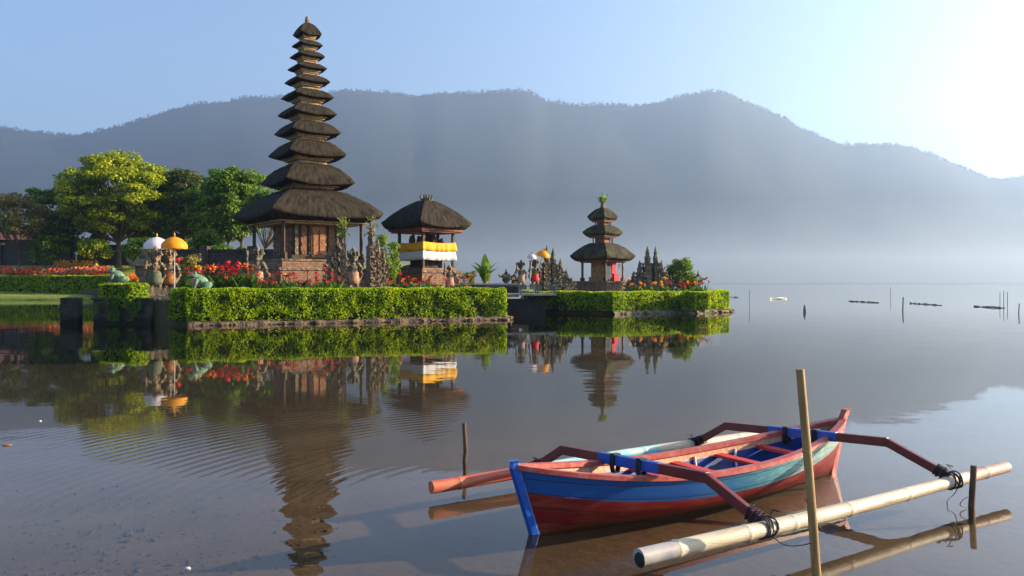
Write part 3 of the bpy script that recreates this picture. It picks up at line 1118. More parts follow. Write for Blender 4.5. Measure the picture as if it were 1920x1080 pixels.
dr.build('door', M['door'], wall)
# posts under the big eave
for k in range(4):
    for f in (0, .5):
        a0, a1 = pr + k * PI / 2, pr + (k + 1) * PI / 2
        p = (Vector((math.cos(a0), math.sin(a0), 0)) * (1 - f) + Vector((math.cos(a1), math.sin(a1), 0)) * f) * (105 * px2)
        if f == .5 and k in (0, 3):
            continue
        t = MB()
        t.box((p.x, p.y, (zw0 + zw1) / 2), (.13, .13, zw1 - zw0 + .1), pr)
        t.box((p.x, p.y, zw0 + .15), (.26, .26, .3), pr)
        t.build('post', M['wood_dark'], pag)
pl = MB()
sq(pl, (0, 0), 118 * px2, .0, zw0 - .45, pr)
sq(pl, (0, 0), 110 * px2, zw0 - .45, zw0 - .02, pr)
plat = pl.build('platform', M['brick'], pag)
tr_ = MB()
sq(tr_, (0, 0), 121 * px2, zw0 - .55, zw0 - .43, pr)
sq(tr_, (0, 0), 112.5 * px2, zw0 - .10, zw0 + .0, pr)
sq(tr_, (0, 0), 122 * px2, .0, .3, pr)
tr_.build('coping', M['stone_warm'], plat)

# ------------------------------------------------------------------ open pavilion with the yellow and white cloth
VY = 44.0
VX = (799 - 960) / F * VY
v2 = VY / F
vr = R(-90)
pav = empty('pavilion', (VX, VY, .9), 0, 'open thatched pavilion wrapped in a yellow and white cloth', 'pavilion')
rf = roof(pav, (0, 0), 85 * v2, ZX(376, VY) - L0, ZX(418, VY) - L0, ZX(431, VY) - L0, 9 * v2, M['thatch'], vr, 'roof', .22, 31, .86)
t = MB()
zb = ZX(431, VY) - L0
sq(t, (0, 0), 71 * v2, zb - .12, zb + .05, vr)
sq(t, (0, 0), 66 * v2, zb - .2, zb - .12, vr)
t.build('eave_trim', M['wood_red'], rf)
t = MB()
zt = ZX(378, VY) - L0
t.box((0, 0, zt + .02), (.62, .62, .3), 0, 0, .6)
for k in range(7):
    an_ = k / 7 * 2 * PI
    t.tube([(math.cos(an_) * .2, math.sin(an_) * .2, zt), (math.cos(an_) * .33, math.sin(an_) * .33, zt + .25), (math.cos(an_) * .3, math.sin(an_) * .3, zt + .42)], [.07, .06, .01], 6)
t.tube([(0, 0, zt), (0, 0, zt + .45)], [.12, .02], 6)
t.build('ridge_crown', M['stone'], rf)
zc1, zc0 = ZX(455, VY) - L0, ZX(488, VY) - L0
zpl = ZX(505, VY) - L0
for k in range(4):
    an_ = vr + k * PI / 2
    t = MB()
    t.box((math.cos(an_) * 50 * v2, math.sin(an_) * 50 * v2, (zb + zpl) / 2 - .05), (.13, .13, zb - zpl), vr + PI / 4)
    t.build('post', M['wood_dark'], pav)
t = MB()
sq(t, (0, 0), 30 * v2, zpl + .0, zc0 + .5, vr)
sq(t, (0, 0), 36 * v2, zc0 + .1, zc0 + .25, vr)
t.build('altar', M['stone_dark'], pav)
t = MB()
for k in range(16):
    x_, y_ = random.uniform(-.9, .9), random.uniform(-.5, .5)
    if abs(x_) + abs(y_) > 1.15:
        continue
    hh = random.uniform(.2, .55)
    t.lathe([(.11, zc1 - .15), (.13, zc1 + hh * .4), (.08, zc1 + hh * .6), (.1, zc1 + hh * .75), (.02, zc1 + hh)], 8, (x_, y_, 0))
t.box((0, 0, zc1 - .2), (1.9, 1.9, .1), PI / 4 + vr)
t.build('offering_table', M['wood_dark'], pav)


def cloth_band(parent, name, m, hd, z0, z1, rz, seed, fold=.03):
    o = MB()
    vs, fs = [], []
    n = 28
    rowsz = [z1, z1 * .66 + z0 * .34, z1 * .33 + z0 * .67, z0]
    for j, z in enumerate(rowsz):
        for k in range(4 * n):
            side, f = divmod(k, n)
            f /= n
            a0, a1 = rz + side * PI / 2, rz + (side + 1) * PI / 2
            p = (Vector((math.cos(a0), math.sin(a0), 0)) * (1 - f) + Vector((math.cos(a1), math.sin(a1), 0)) * f)
            wv = fold * math.sin(f * 34 + 2 * math.sin(f * 9 + seed)) * (.35 + .35 * j)
            sag = -.06 * math.sin(PI * f) * (1 if j == 0 else .6)
            p = p * (hd + wv + .02 * j)
            vs.append((p.x, p.y, z + sag))
    for j in range(3):
        for k in range(4 * n):
            k2 = (k + 1) % (4 * n)
            fs.append((j * 4 * n + k, (j + 1) * 4 * n + k, (j + 1) * 4 * n + k2, j * 4 * n + k2))
    o.add(vs, fs, 0, True)
    ob = o.build(name, m, parent)
    s = ob.modifiers.new('thick', 'SOLIDIFY')
    s.thickness = .012
    return ob


zm = zc1 * .52 + zc0 * .48
cl = cloth_band(pav, 'cloth', M['yellow_cloth'], 55 * v2, zm, zc1, vr, 1)
cloth_band(cl, 'white_band', M['white_cloth'], 54.6 * v2, zc0, zm + .012, vr, 1)
pl = MB()
sq(pl, (0, 0), 66 * v2, .0, zpl - .1, vr)
sq(pl, (0, 0), 58 * v2, zpl - .1, zpl + .06, vr)
plat = pl.build('platform', M['brick'], pav)
t = MB()
sq(t, (0, 0), 69 * v2, zpl - .2, zpl - .08, vr)
sq(t, (0, 0), 71 * v2, .0, .25, vr)
t.build('coping', M['stone_warm'], plat)

# ------------------------------------------------------------------ small three tiered pagoda
SY = 48.5
SX = (1130 - 960) / F * SY
s2 = SY / F
sr = R(-90 + 1)
G2 = .75
sp_ = empty('small_pagoda', (SX, SY, G2), 0, 'small three tiered pagoda with mossy thatch and a green plant growing on top', 'pagoda')
ST = [(62, 456, 479, 489), (38, 422, 435, 442.5), (29, 390, 406, 413)]
for i, (hd, yt, ytip, yb) in enumerate(ST):
    a = hd * s2
    nk = a * (.18 if i == 2 else .36)
    rf = roof(sp_, (0, 0), a, ZX(yt, SY) - G2, ZX(ytip, SY) - G2, ZX(yb, SY) - G2, nk, M['thatch_moss'], sr, 'roof', .35 if i else .2, 41 + i, .84)
    zb = ZX(yb, SY) - G2
    t = MB()
    sq(t, (0, 0), a * .80, zb - .05, zb + .06, sr)
    sq(t, (0, 0), a * .70, zb - .12, zb - .05, sr)
    t.build('eave_trim', M['wood_red'], rf)
    if i:
        n_ = MB()
        prev = ZX(ST[i - 1][1], SY) - G2
        sq(n_, (0, 0), a * .38, prev - .15, zb - .1, sr)
        for k in range(4):
            an_ = sr + k * PI / 2
            n_.box((math.cos(an_) * a * .47, math.sin(an_) * a * .47, (prev + zb) / 2 - .05), (.07, .07, zb - prev), an_)
        n_.build('neck', M['wood_red'], sp_)
zt = ZX(391, SY) - G2
t = MB()
t.lathe([(.17, zt - .1), (.17, zt + .12), (.11, zt + .18), (.13, zt + .35), (.09, zt + .42)], 8)
t.build('finial', M['stone'], sp_)
P_ = np.array([(random.gauss(0, .13), random.gauss(0, .13), zt + .38 + abs(random.gauss(.18, .13))) for _ in range(90)])
Vq, Fq = leaf_quads(P_, np.tile([0, -.4, .6], (90, 1)), .22, 2.4, .9)
t = MB()
t.np(Vq, Fq)
t.build('tuft', M['leaf_bright'], sp_)
zpl = ZX(527, SY) - G2
zb = ZX(489, SY) - G2
for k in range(4):
    an_ = sr + k * PI / 2
    t = MB()
    t.box((math.cos(an_) * 38 * s2, math.sin(an_) * 38 * s2, (zb + zpl) / 2), (.10, .10, zb - zpl), sr + PI / 4)
    t.box((math.cos(an_) * 38 * s2, math.sin(an_) * 38 * s2, zpl + .1), (.2, .2, .2), sr + PI / 4)
    t.build('post', M['wood_dark'] if k != 1 else M['stone_warm'], sp_)
t = MB()
sq(t, (0, 0), 22 * s2, zpl, zb - .1, sr)
sq(t, (0, 0), 26 * s2, zpl, zpl + .25, sr)
t.build('shrine_box', M['shrine_wood'], sp_)
t = MB()
t.box((.62, -.38, zpl + .75), (.34, .08, .9), R(40))
t.box((.72, -.42, zpl + .22), (.4, .2, .44), R(40))
t.build('shrine_cloth', M['red_cloth'], sp_)
t = MB()
t.box((.25, -.75, zpl + .5), (.3, .06, .8), R(10))
t.build('banner', M['white_cloth'], sp_)
t = MB()
t.box((1.02, .0, zpl + .9), (.2, .06, .3), R(60))
t.build('banner', M['white_cloth'], sp_)
pl = MB()
sq(pl, (0, 0), 58 * s2, .0, zpl - .12, sr)
plat = pl.build('platform', M['brick'], sp_)
t = MB()
sq(t, (0, 0), 61 * s2, zpl - .12, zpl, sr)
t.build('coping', M['stone_warm'], plat)


# ------------------------------------------------------------------ carved split gates
def candi(parent, side, x0, W, Dp, Hh, cols_=4, seed=1, m='stone', name='gate_half', drop=.62):
    "half of a split gate: flat inner face at x0, carved spires stepping down away from it"
    rd = random.Random(seed)
    o = MB()
    xs_ = [x0]
    ws = [1.25, 1.0, .85, .7, .6][:cols_]
    tw = sum(ws)
    for j in range(cols_):
        w_ = ws[j] / tw * W
        xc = xs_[-1] + side * w_ / 2
        xs_.append(xs_[-1] + side * w_)
        H_ = Hh * (1 - drop * (j / max(1, cols_ - 1)) ** .85) * rd.uniform(.95, 1.03)
        body = H_ * .66
        z = 0
        dd = Dp * (1 - .16 * j) * rd.uniform(.9, 1.0)
        while z < body:
            h = min(rd.uniform(.16, .42) * (.7 + .3 * Hh / 2.5), body - z + .02)
            k = 1 - .28 * z / body
            o.box((xc + (w_ * (1 - k) / 2) * (-side) + side * .003 * j, 0, z + h * .4), (w_ * k * .98, dd * k, h * .8), 0, 0, .97)
            o.box((xc + (w_ * (1 - k) / 2) * (-side) + side * .003 * j, 0, z + h * .9), (w_ * k * (1.06 if j else .99), dd * k * 1.14, h * .2))
            for q in range(4):
                xx = xc + w_ * k * rd.uniform(-.45, .45)
                for sy in (-1, 1):
                    o.ell((xx, sy * dd * k * .5, z + h * rd.uniform(.2, .8)), (.045 + .07 * w_, .06, h * rd.uniform(.14, .3)), Matrix.Rotation(rd.uniform(-.8, .8), 3, 'Y'), 6)
            # flame horns on the outward corner
            for sy in (-.5, .5):
                xt = xc + side * w_ * k * .42
                o.tube([(xt, sy * dd * k, z + h * .7), (xt + side * .07, sy * dd * k * 1.2, z + h * .95), (xt + side * .05, sy * dd * k * 1.1, z + h * 1.4)], [.05, .045, .006], 5, 0, True, False)
            z += h
        # spire
        k = .72
        xi = xc + (w_ * (1 - k) / 2) * (-side)
        r0 = w_ * .36
        zz = [z - .02, z + (H_ - z) * .18, z + (H_ - z) * .26, z + (H_ - z) * .5, z + (H_ - z) * .58, H_]
        rr = [r0, r0 * .95, r0 * 1.15, r0 * .6, r0 * .75, .006]
        o.lathe(list(zip(rr, zz)), 7, (xi, 0, 0), 0, False, rd.uniform(0, 1), 1, min(1.6, dd * .55 / max(.05, 2 * r0)))
        for sy in (-1, 1):
            o.tube([(xi, sy * dd * .3, z - .02), (xi + side * .03, sy * dd * .36, z + .12), (xi, sy * dd * .3, z + .3)], [.07, .05, .006], 5, 0, True, False)
    return o.build(name, M[m], parent)


# gate in front of the tall pagoda: two separate slender halves
GY = 34.5
for px_, hh, lab, sd_, fl in ((646, 3.5, 'left of the two carved gate pillars before the tall pagoda, a bright fern near its top', 5, -1), (690, 3.55, 'right of the two carved gate pillars before the tall pagoda, with a flat dark inner face', 8, 1)):
    p = at(px_, 540, GY)
    e = empty('gate_pillar', (p.x, p.y, .9), R(28), lab, 'gate')
    candi(e, fl, 0, .84, .7, hh, 3, sd_, 'stone_warm', 'pillar', .38)
    t = MB()
    t.box((fl * .32, 0, .14), (.95, 1.05, .28))
    t.build('plinth', M['stone'], e)
    t = MB()
    n_ = 120 if fl < 0 else 70
    Pq = np.array([(fl * (.12 + random.gauss(0, .13)), random.gauss(-.1, .16), hh * random.uniform(.74, 1.0)) for _ in range(n_)])
    Vq, Fq = leaf_quads(Pq, np.tile([0.2, -.5, .5], (n_, 1)), .2, 3.0, .9)
    t.np(Vq, Fq)
    t.build('fern', M['leaf_bright'] if fl < 0 else M['leaf_olive'], e)

# split gates on the small island
Y2 = 44.5
p = at(1031, 541, Y2)
g1 = empty('split_gate', (p.x, p.y, .7), R(14), 'dark split gate of carved stone between the tilted umbrella and the small pagoda', 'gate')
candi(g1, 1, .03, 1.40, .9, 2.95, 4, 21, 'stone', 'gate_half', .6)
candi(g1, -1, -.03, .75, .9, 2.9, 2, 22, 'stone', 'gate_half', .35)
t = MB()
t.box((.95, -.35, .3), (.5, .4, .6))
t.build('plinth', M['stone'], g1)
p = at(1222, 536, 46.5)
g2 = empty('split_gate', (p.x, p.y, .7), R(4), 'dark split gate of carved stone right of the small pagoda beside a round tree', 'gate')
candi(g2, 1, .08, 1.2, .9, 2.95, 4, 23, 'stone', 'gate_half', .62)
candi(g2, -1, -.08, 1.5, .9, 3.0, 4, 24, 'stone', 'gate_half', .66)


# ------------------------------------------------------------------ statues
TX = bpy.data.textures.new('carving', 'CLOUDS')
TX.noise_scale = .07
TX.noise_depth = 2


def carve(ob, k=.075):
    d_ = ob.modifiers.new('carving', 'DISPLACE')
    d_.texture = TX
    d_.texture_coords = 'LOCAL'
    d_.strength = k
    d_.mid_level = .5


def guardian(loc, rz, s, label, cloth, seed, crown=True, group=None, stone='stone_warm'):
    e = empty('guardian_statue', loc, rz, label, 'statue', group)
    e.scale = (s, s, s)
    t = MB()
    t.box((0, 0, .12), (.62, .62, .24), 0, 0, .92)
    t.box((0, 0, .27), (.5, .5, .08))
    t.build('pedestal', M['stone'], e)
    b = MB()
    for sx in (-1, 1):
        b.tube([(sx * .11, -.02, .3), (sx * .16, -.06, .52), (sx * .09, 0, .78)], [.075, .085, .11], 8)
        b.ell((sx * .12, -.08, .33), (.07, .12, .05))
        b.ell((sx * .2, 0, 1.12), (.09, .09, .09))
    b.ell((0, 0, .95), (.19, .14, .26))
    b.ell((0, -.06, .88), (.17, .12, .15))
    b.tube([(.21, 0, 1.12), (.33, -.07, .95), (.27, -.2, 1.02)], [.07, .06, .05], 8)
    b.tube([(-.21, 0, 1.12), (-.34, -.05, 1.0), (-.3, -.16, 1.22)], [.07, .06, .05], 8)
    b.tube([(-.3, -.18, .95), (-.3, -.18, 1.6)], [.035, .05], 8)
    b.ell((0, -.03, 1.34), (.13, .14, .15))
    b.ell((0, -.17, 1.31), (.04, .05, .04))
    for sx in (-1, 1):
        b.ell((sx * .055, -.15, 1.37), (.03, .03, .03))
        b.ell((sx * .14, 0, 1.33), (.03, .05, .08))
    if crown:
        for k in range(9):
            a_ = k / 9 * 2 * PI
            b.tube([(math.cos(a_) * .12, math.sin(a_) * .1 + .02, 1.38), (math.cos(a_) * .22, math.sin(a_) * .18 + .02, 1.5), (math.cos(a_) * .19, math.sin(a_) * .16 + .02, 1.66)], [.05, .045, .015], 6)
        for sx in (-1, 1):
            b.tube([(sx * .2, .05, .5), (sx * .34, .08, .75), (sx * .28, .06, 1.0)], [.05, .06, .02], 6)
        b.lathe([(.16, 1.40), (.18, 1.46), (.12, 1.52), (.13, 1.58), (.08, 1.64), (.085, 1.68), (.01, 1.82)], 10)
    bd = b.build('body', M[stone], e, .022)
    carve(bd)
    c_ = MB()
    c_.lathe([(.22, .42), (.235, .55), (.215, .7), (.20, .84), (.19, .86)], 14, (0, -.01, 0), 0, True, 0, 1, .85)
    c_.build('sarong', M[cloth], e)
    return e


gp = lambda px_, Y, z=.92: (((px_ - 960) / F * Y), Y, z)
guardian(gp(291, 31.4, 1.05), R(25), 1.1, 'carved guardian statue in a green cloth under the white umbrella', 'teal_cloth', 1)
guardian(gp(318, 31.8, 1.05), R(15), 1.1, 'carved guardian statue in an orange cloth under the yellow umbrella', 'orange_cloth', 2)
guardian(gp(482, 36.0, .95), R(10), 1.3, 'squat stone statue at the left foot of the pagoda platform', 'check', 3, True, None, 'stone')
guardian(gp(662, 37.0, 1.0), R(20), 1.25, 'dark stone statue behind the carved gate pillars by the pagoda wall', 'check', 4, True, None, 'stone')
guardian(gp(843, 40.5, 1.0), R(20), .98, 'pale stone statue on the corner of the pavilion platform', 'check', 5, False)
guardian(gp(977, 43.0, 1.2), R(10), .9, 'slim dark statue just left of the tilted yellow umbrella', 'check', 6, True, None, 'stone')
guardian(gp(1003, 43.6, 1.2), R(10), .98, 'statue in a dark red cloth below the tilted yellow umbrella', 'red_cloth', 7, True, None, 'stone')


def lantern(loc, s, label, seed):
    e = empty('stone_lantern', loc, R(20), label, 'stone lantern')
    e.scale = (s, s, s)
    b = MB()
    b.box((0, 0, .1), (.5, .5, .2), 0, 0, .85)
    b.lathe([(.12, .2), (.10, .4), (.16, .5)], 8)
    b.build('stem', M['stone'], e)
    b = MB()
    b.box((0, 0, .62), (.34, .34, .24))
    b.build('lamp_house', M['stone'], e)
    b = MB()
    b.box((0, 0, .79), (.62, .62, .1), 0, 0, .8)
    b.box((0, 0, .89), (.42, .42, .1), 0, 0, .7)
    b.lathe([(.1, .94), (.12, 1.0), (.05, 1.08), (.02, 1.25)], 8)
    for sx in (-1, 1):
        for sy in (-1, 1):
            b.tube([(sx * .27, sy * .27, .8), (sx * .34, sy * .34, .88), (sx * .33, sy * .33, .97)], [.05, .04, .006], 5)
    b.build('cap', M['stone'], e)
    return e


lantern(gp(949, 43.5, 1.15), .95, 'small stone lantern beside the banana plant', 1)
lantern(gp(965, 45, 1.1), .85, 'smaller stone lantern between the banana plant and slim dark statue', 2)
lantern(gp(1309, 47, .9), 1.1, 'stone lantern at the far right tip of the small island', 3)
lantern(gp(268, 40, 1.0), 1.9, 'tall dark stone lantern behind the white umbrella', 4)


def frog(loc, rz, s, label):
    e = empty('frog_statue', loc, rz, label, 'statue')
    e.scale = (s, s, s)
    b = MB()
    ry = Matrix.Rotation(R(38), 3, 'Y')
    b.ell((0, 0, .42), (.46, .30, .29), ry, 16)         # trunk, head end raised towards -x
    b.ell((-.34, 0, .70), (.25, .25, .16), Matrix.Rotation(R(12), 3, 'Y'), 16)
    b.ell((-.50, 0, .68), (.16, .18, .10), None, 14)
    for sy in (-1, 1):
        b.ell((-.28, sy * .15, .84), (.075, .07, .08))
        b.tube([(-.22, sy * .22, .5), (-.30, sy * .30, .25), (-.34, sy * .28, .04)], [.11, .085, .07], 10)
        b.ell((-.40, sy * .29, .03), (.14, .09, .04))
        b.ell((.28, sy * .30, .22), (.25, .13, .20), Matrix.Rotation(R(-25), 3, 'Y'), 14)
        b.tube([(.38, sy * .36, .12), (.10, sy * .38, .06)], [.09, .07], 10)
        b.ell((.02, sy * .38, .03), (.17, .09, .04))
    b.build('body', M['frog'], e, .022)
    b = MB()
    b.ell((-.16, 0, .36), (.30, .24, .24), ry, 14)
    b.ell((-.24, 0, .52), (.17, .22, .16), ry, 14)
    ob = b.build('belly', M['frog_belly'], e)
    ob.location.x = -.05
    return e


frog(gp(377, 29.8, 1.32), R(25), .74, 'large green frog statue facing left on the corner of the hedge')
frog(gp(222, 33.3, 1.55), R(10), .72, 'smaller green frog statue above the dark retaining wall')


# ------------------------------------------------------------------ ceremonial umbrellas
def umbrella(loc, h, rad, m, label, tilt=0, tz=0, fringe=None):
    e = empty('ceremonial_umbrella', loc, tz, label, 'umbrella')
    e.rotation_euler = (0, R(tilt), tz)
    t = MB()
    t.tube([(0, 0, 0), (0, 0, h + .02)], .022, 8)
    t.build('pole', M['gold_white'], e)
    c_ = MB()
    n = 20
    prof = [(.02, h), (rad * .3, h - .06 * rad), (rad * .62, h - .22 * rad), (rad * .88, h - .46 * rad), (rad, h - .66 * rad), (rad * 1.0, h - .92 * rad)]
    vs, fs = [], []
    for i, (r_, z) in enumerate(prof):
        for k in range(n):
            t_ = 2 * PI * k / n
            sc_ = 1 - (.03 if k % 2 else 0) * (i > 0)
            vs.append((math.cos(t_) * r_ * sc_, math.sin(t_) * r_ * sc_, z - (.02 if (k % 2 and i == 5) else 0)))
    for i in range(len(prof) - 1):
        for k in range(n):
            fs.append((i * n + k, (i + 1) * n + k, (i + 1) * n + (k + 1) % n, i * n + (k + 1) % n))
    c_.add(vs, fs, 0, True)
    c_.build('canopy', m, e)
    t = MB()
    t.lathe([(.05, h - .01), (.03, h + .05), (.045, h + .08), (.005, h + .17)], 8)
    t.build('finial', M['gilt'], e)
    t = MB()
    for k in range(10):
        t_ = 2 * PI * k / 10
        t.tube([(0, 0, h - .55 * rad), (math.cos(t_) * rad * .86, math.sin(t_) * rad * .86, h - .5 * rad)], .008, 4)
    t.build('ribs', M['wood_dark'], e)
    return e


umbrella(gp(327, 31.0, .95), 2.42, .50, M['gold_cloth'], 'yellow ceremonial umbrella standing beside two guardian statues')
umbrella(gp(294, 32.6, .95), 2.5, .52, M['white_silk'], 'white ceremonial umbrella behind the yellow umbrella and statues')
umbrella(gp(1000, 43.8, 1.0), 2.45, .36, M['gold_cloth'], 'small yellow umbrella tilted over the statue in dark red cloth', 18, R(-40))
umbrella(gp(991, 43.2, 1.0), 2.15, .26, M['white_silk'], 'small pale umbrella half under the tilted yellow umbrella', 10, R(-60))


# ------------------------------------------------------------------ plants
def blade(o, base, az, L, lean, wd, mi=0, seg=4):
    vs, fs = [], []
    d = Vector((math.cos(az), math.sin(az), 0))
    s_ = Vector((-math.sin(az), math.cos(az), 0))
    p = Vector(base)
    th = R(88)
    for i in range(seg + 1):
        t = i / seg
        wv = wd * math.sin(PI * min(1, .12 + t * .88)) ** .8 * (1 if i < seg else .05)
        vs += [p - s_ * wv / 2, p + s_ * wv / 2]
        th -= lean / seg
        p = p + (d * math.cos(th) + Vector((0, 0, math.sin(th)))) * (L / seg)
    for i in range(seg):
        fs.append((2 * i, 2 * i + 1, 2 * i + 3, 2 * i + 2))
    o.add(vs, fs, mi, True)


def canna(seed, petal, name='canna_plant'):
    rd = random.Random(seed)
    e = empty(name, (0, 0, -50))
    l_ = MB()
    for k in range(30):
        a_ = rd.uniform(0, 2 * PI)
        blade(l_, (rd.gauss(0, .13), rd.gauss(0, .13), rd.uniform(0, .15)), a_, rd.uniform(.4, .75), R(rd.uniform(20, 75)), rd.uniform(.10, .16))
    b_ = MB()
    for k in range(3):
        x_, y_ = rd.gauss(0, .2), rd.gauss(0, .2)
        hh = rd.uniform(.68, 1.12)
        l_.tube([(x_ * .6, y_ * .6, 0), (x_, y_, hh)], .012, 4)
        n_ = 7
        Pq = np.array([(x_ + rd.gauss(0, .04), y_ + rd.gauss(0, .04), hh + rd.uniform(-.07, .07)) for _ in range(n_)])
        Vq, Fq = leaf_quads(Pq, np.tile([0, -.6, .3], (n_, 1)), .11, 1.3, .9)
        b_.np(Vq, Fq)
    l1 = l_.build('leaves', M['blade'], e)
    b1 = b_.build('blossoms', M[petal], e)
    return e, [l1, b1]


protos = {'red': canna(1, 'petal_red'), 'red2': canna(5, 'petal_red'), 'orange': canna(9, 'petal_orange'), 'yellow': canna(13, 'petal_yellow')}
LAB = {}
spots = []
rd = random.Random(4)


def strip(px0, px1, Y0, Y1, z, n, kinds, label, grp, s0=.8, s1=1.15):
    for i in range(n):
        px_ = px0 + (px1 - px0) * (i + rd.uniform(.1, .9)) / n
        Y = rd.uniform(Y0, Y1)
        spots.append((px_, Y, z, rd.choice(kinds), rd.uniform(s0, s1), label, grp))


strip(404, 632, 32.8, 34.3, .95, 24, ['red', 'red2', 'red', 'orange'], '{} canna clump between the long hedge and the tall pagoda platform', 'flowering cannas below the tall pagoda', .85, 1.1)
strip(350, 470, 32.2, 33.6, 1.05, 14, ['red', 'red2', 'red', 'orange', 'red2'], '{} tall canna clump behind the large frog statue', 'tall cannas behind the frog', 1.05, 1.4)
strip(722, 880, 36.5, 38.2, .95, 17, ['red', 'red2', 'orange', 'red'], '{} canna clump below the open pavilion', 'flowering cannas below the pavilion', .6, .95)
strip(1180, 1250, 43.2, 44.2, .75, 8, ['yellow', 'orange', 'yellow'], '{} canna clump in front of the right split gate', 'yellow cannas on the small island', .7, .95)
strip(1245, 1318, 44.5, 46.5, .75, 8, ['red', 'orange', 'red2'], '{} canna clump near the right tip of the small island', 'red cannas on the small island', .7, .95)
used = set()
WORD = {'red': 'red flowered', 'red2': 'red flowered', 'orange': 'orange flowered', 'yellow': 'yellow flowered'}
for px_, Y, z, k, s_, lab, grp in spots:
    e, ks = protos[k]
    lab_ = lab.format(WORD[k])
    g_ = WORD[k] + ': ' + grp
    if k not in used:
        used.add(k)
        e.location = gp(px_, Y, z)
        e.rotation_euler = (0, 0, rd.uniform(0, 6))
        e.scale = (s_,) * 3
        tag(e, lab_, 'flower plant', g_)
    else:
        copy_tree(e, ks, gp(px_, Y, z), rd.uniform(0, 6), s_, lab_, g_)

# mass flowers on the far bank
def bed(name, label, px0, px1, Y0, Y1, z0, z1, n, m, size, kind='stuff', cat=None):
    o = MB()
    Pq, Nq, Lq = [], [], []
    for i in range(n):
        px_ = rd.uniform(px0, px1)
        t = rd.random()
        Y = Y0 + (Y1 - Y0) * t
        z = z0 + (z1 - z0) * (t * .4 + .6 * rd.random()) + .25 * mnoise.noise((px_ * .05, Y, 0))
        Pq.append(((px_ - 960) / F * Y, Y, z))
    Vq, Fq = leaf_quads(np.array(Pq), np.tile([0.1, -.5, .6], (n, 1)), size, 1.3, .9)
    o.np(Vq, Fq, 0)
    n2 = n // 2
    Pq = [((rd.uniform(px0, px1) - 960) / F * Y0, Y0 + rd.uniform(0, Y1 - Y0), z0 + rd.uniform(-.3, .6) * (z1 - z0)) for _ in range(n2)]
    Vq, Fq = leaf_quads(np.array(Pq), np.tile([0, -.6, .5], (n2, 1)), size, 1.6, .9)
    o.np(Vq, Fq, 1)
    return tag(o.build(name, [M[m], M['leaf_mid']]), label, cat, None, kind)


bed('flower_bed', 'mixed red and orange flowers massed behind the far left hedge', -60, 206, 77.5, 80, 2.1, 3.2, 2600, 'petal_mix', .26)
bed('yellow_flower_bush', 'wide bush of yellow flowers in the bed on the far left bank', 100, 184, 80, 81.5, 2.6, 3.9, 900, 'petal_yellow', .26, None, 'bush')
bed('flower_bed', 'low orange flowers left of the guardian statues', 235, 285, 45, 47, 1.6, 2.1, 350, 'petal_orange', .14)


def tree(name, label, base, trunk_h, tr, crown_c, crown_r, ncl, nleaf, size, lm, clr, seed, limbs=9, flat=.5, cat='tree', group=None, lean=(0, 0), low=-.55, jit=.8, stems=1):
    rg = np.random.default_rng(seed)
    e = empty(name, base, 0, label, cat, group)
    cc = np.array(crown_c)
    cr = np.array(crown_r)
    cen = []
    while len(cen) < ncl:
        d_ = rg.normal(0, 1, 3)
        d_ /= np.linalg.norm(d_)
        if d_[2] < low:
            continue
        rr = rg.uniform(.45, 1.0) ** .6
        rr *= 1 + .16 * mnoise.noise(Vector((d_ * 2.2 + seed).tolist()))
        cen.append(cc + d_ * cr * rr)
    cen = np.array(cen)
    P, Nn = [], []
    for c_ in cen:
        k = clr * rg.uniform(.6, 1.3)
        d_ = rg.normal(0, 1, (nleaf, 3))
        d_ /= np.linalg.norm(d_, axis=1, keepdims=True)
        rad = rg.uniform(.25, 1, (nleaf, 1)) ** .5
        off = d_ * rad * np.array([k, k, k * flat])
        P.append(c_ + off)
        Nn.append(d_ * np.array([.6, .6, 1.0]) + np.array([0, 0, .35]))
    V_, F_ = leaf_quads(np.concatenate(P), np.concatenate(Nn), size, 1.5, jit * .6, rg)
    o = MB()
    o.np(V_, F_)
    t = MB()
    for s_ in range(stems):
        bx_ = (rg.normal(0, tr * 1.2), rg.normal(0, tr * 1.2)) if stems > 1 else (0, 0)
        top = Vector((lean[0] + bx_[0] * 3, lean[1] + bx_[1] * 3, trunk_h))
        b0 = Vector((bx_[0], bx_[1], -.3))
        t.tube([b0, b0.lerp(top, .15), b0.lerp(top, .55) + Vector((rg.normal(0, tr * .5), rg.normal(0, tr * .5), 0)), top], [tr * 1.5, tr * 1.05, tr * .85, tr * .7], 9)
        for i in rg.choice(ncl, min(limbs, ncl), replace=False):
            q = Vector(cen[i].tolist())
            m_ = top.lerp(q, .5) + Vector((rg.normal(0, .2), rg.normal(0, .2), -.12 * (q - top).length))
            t.tube([top.lerp(b0, .08), m_, q], [tr * .5, tr * .3, tr * .08], 6)
            for j in range(2):
                i2 = int(np.argsort(np.linalg.norm(cen - cen[i], axis=1))[j + 1])
                t.tube([m_, Vector(cen[i2].tolist())], [tr * .22, tr * .05], 5)
    t.build('trunk', M['bark'], e)
    o.build('crown', M[lm], e)
    return e


def gtree(px_, Y, zb, *a, **k):
    return ((px_ - 960) / F * Y, Y, zb)


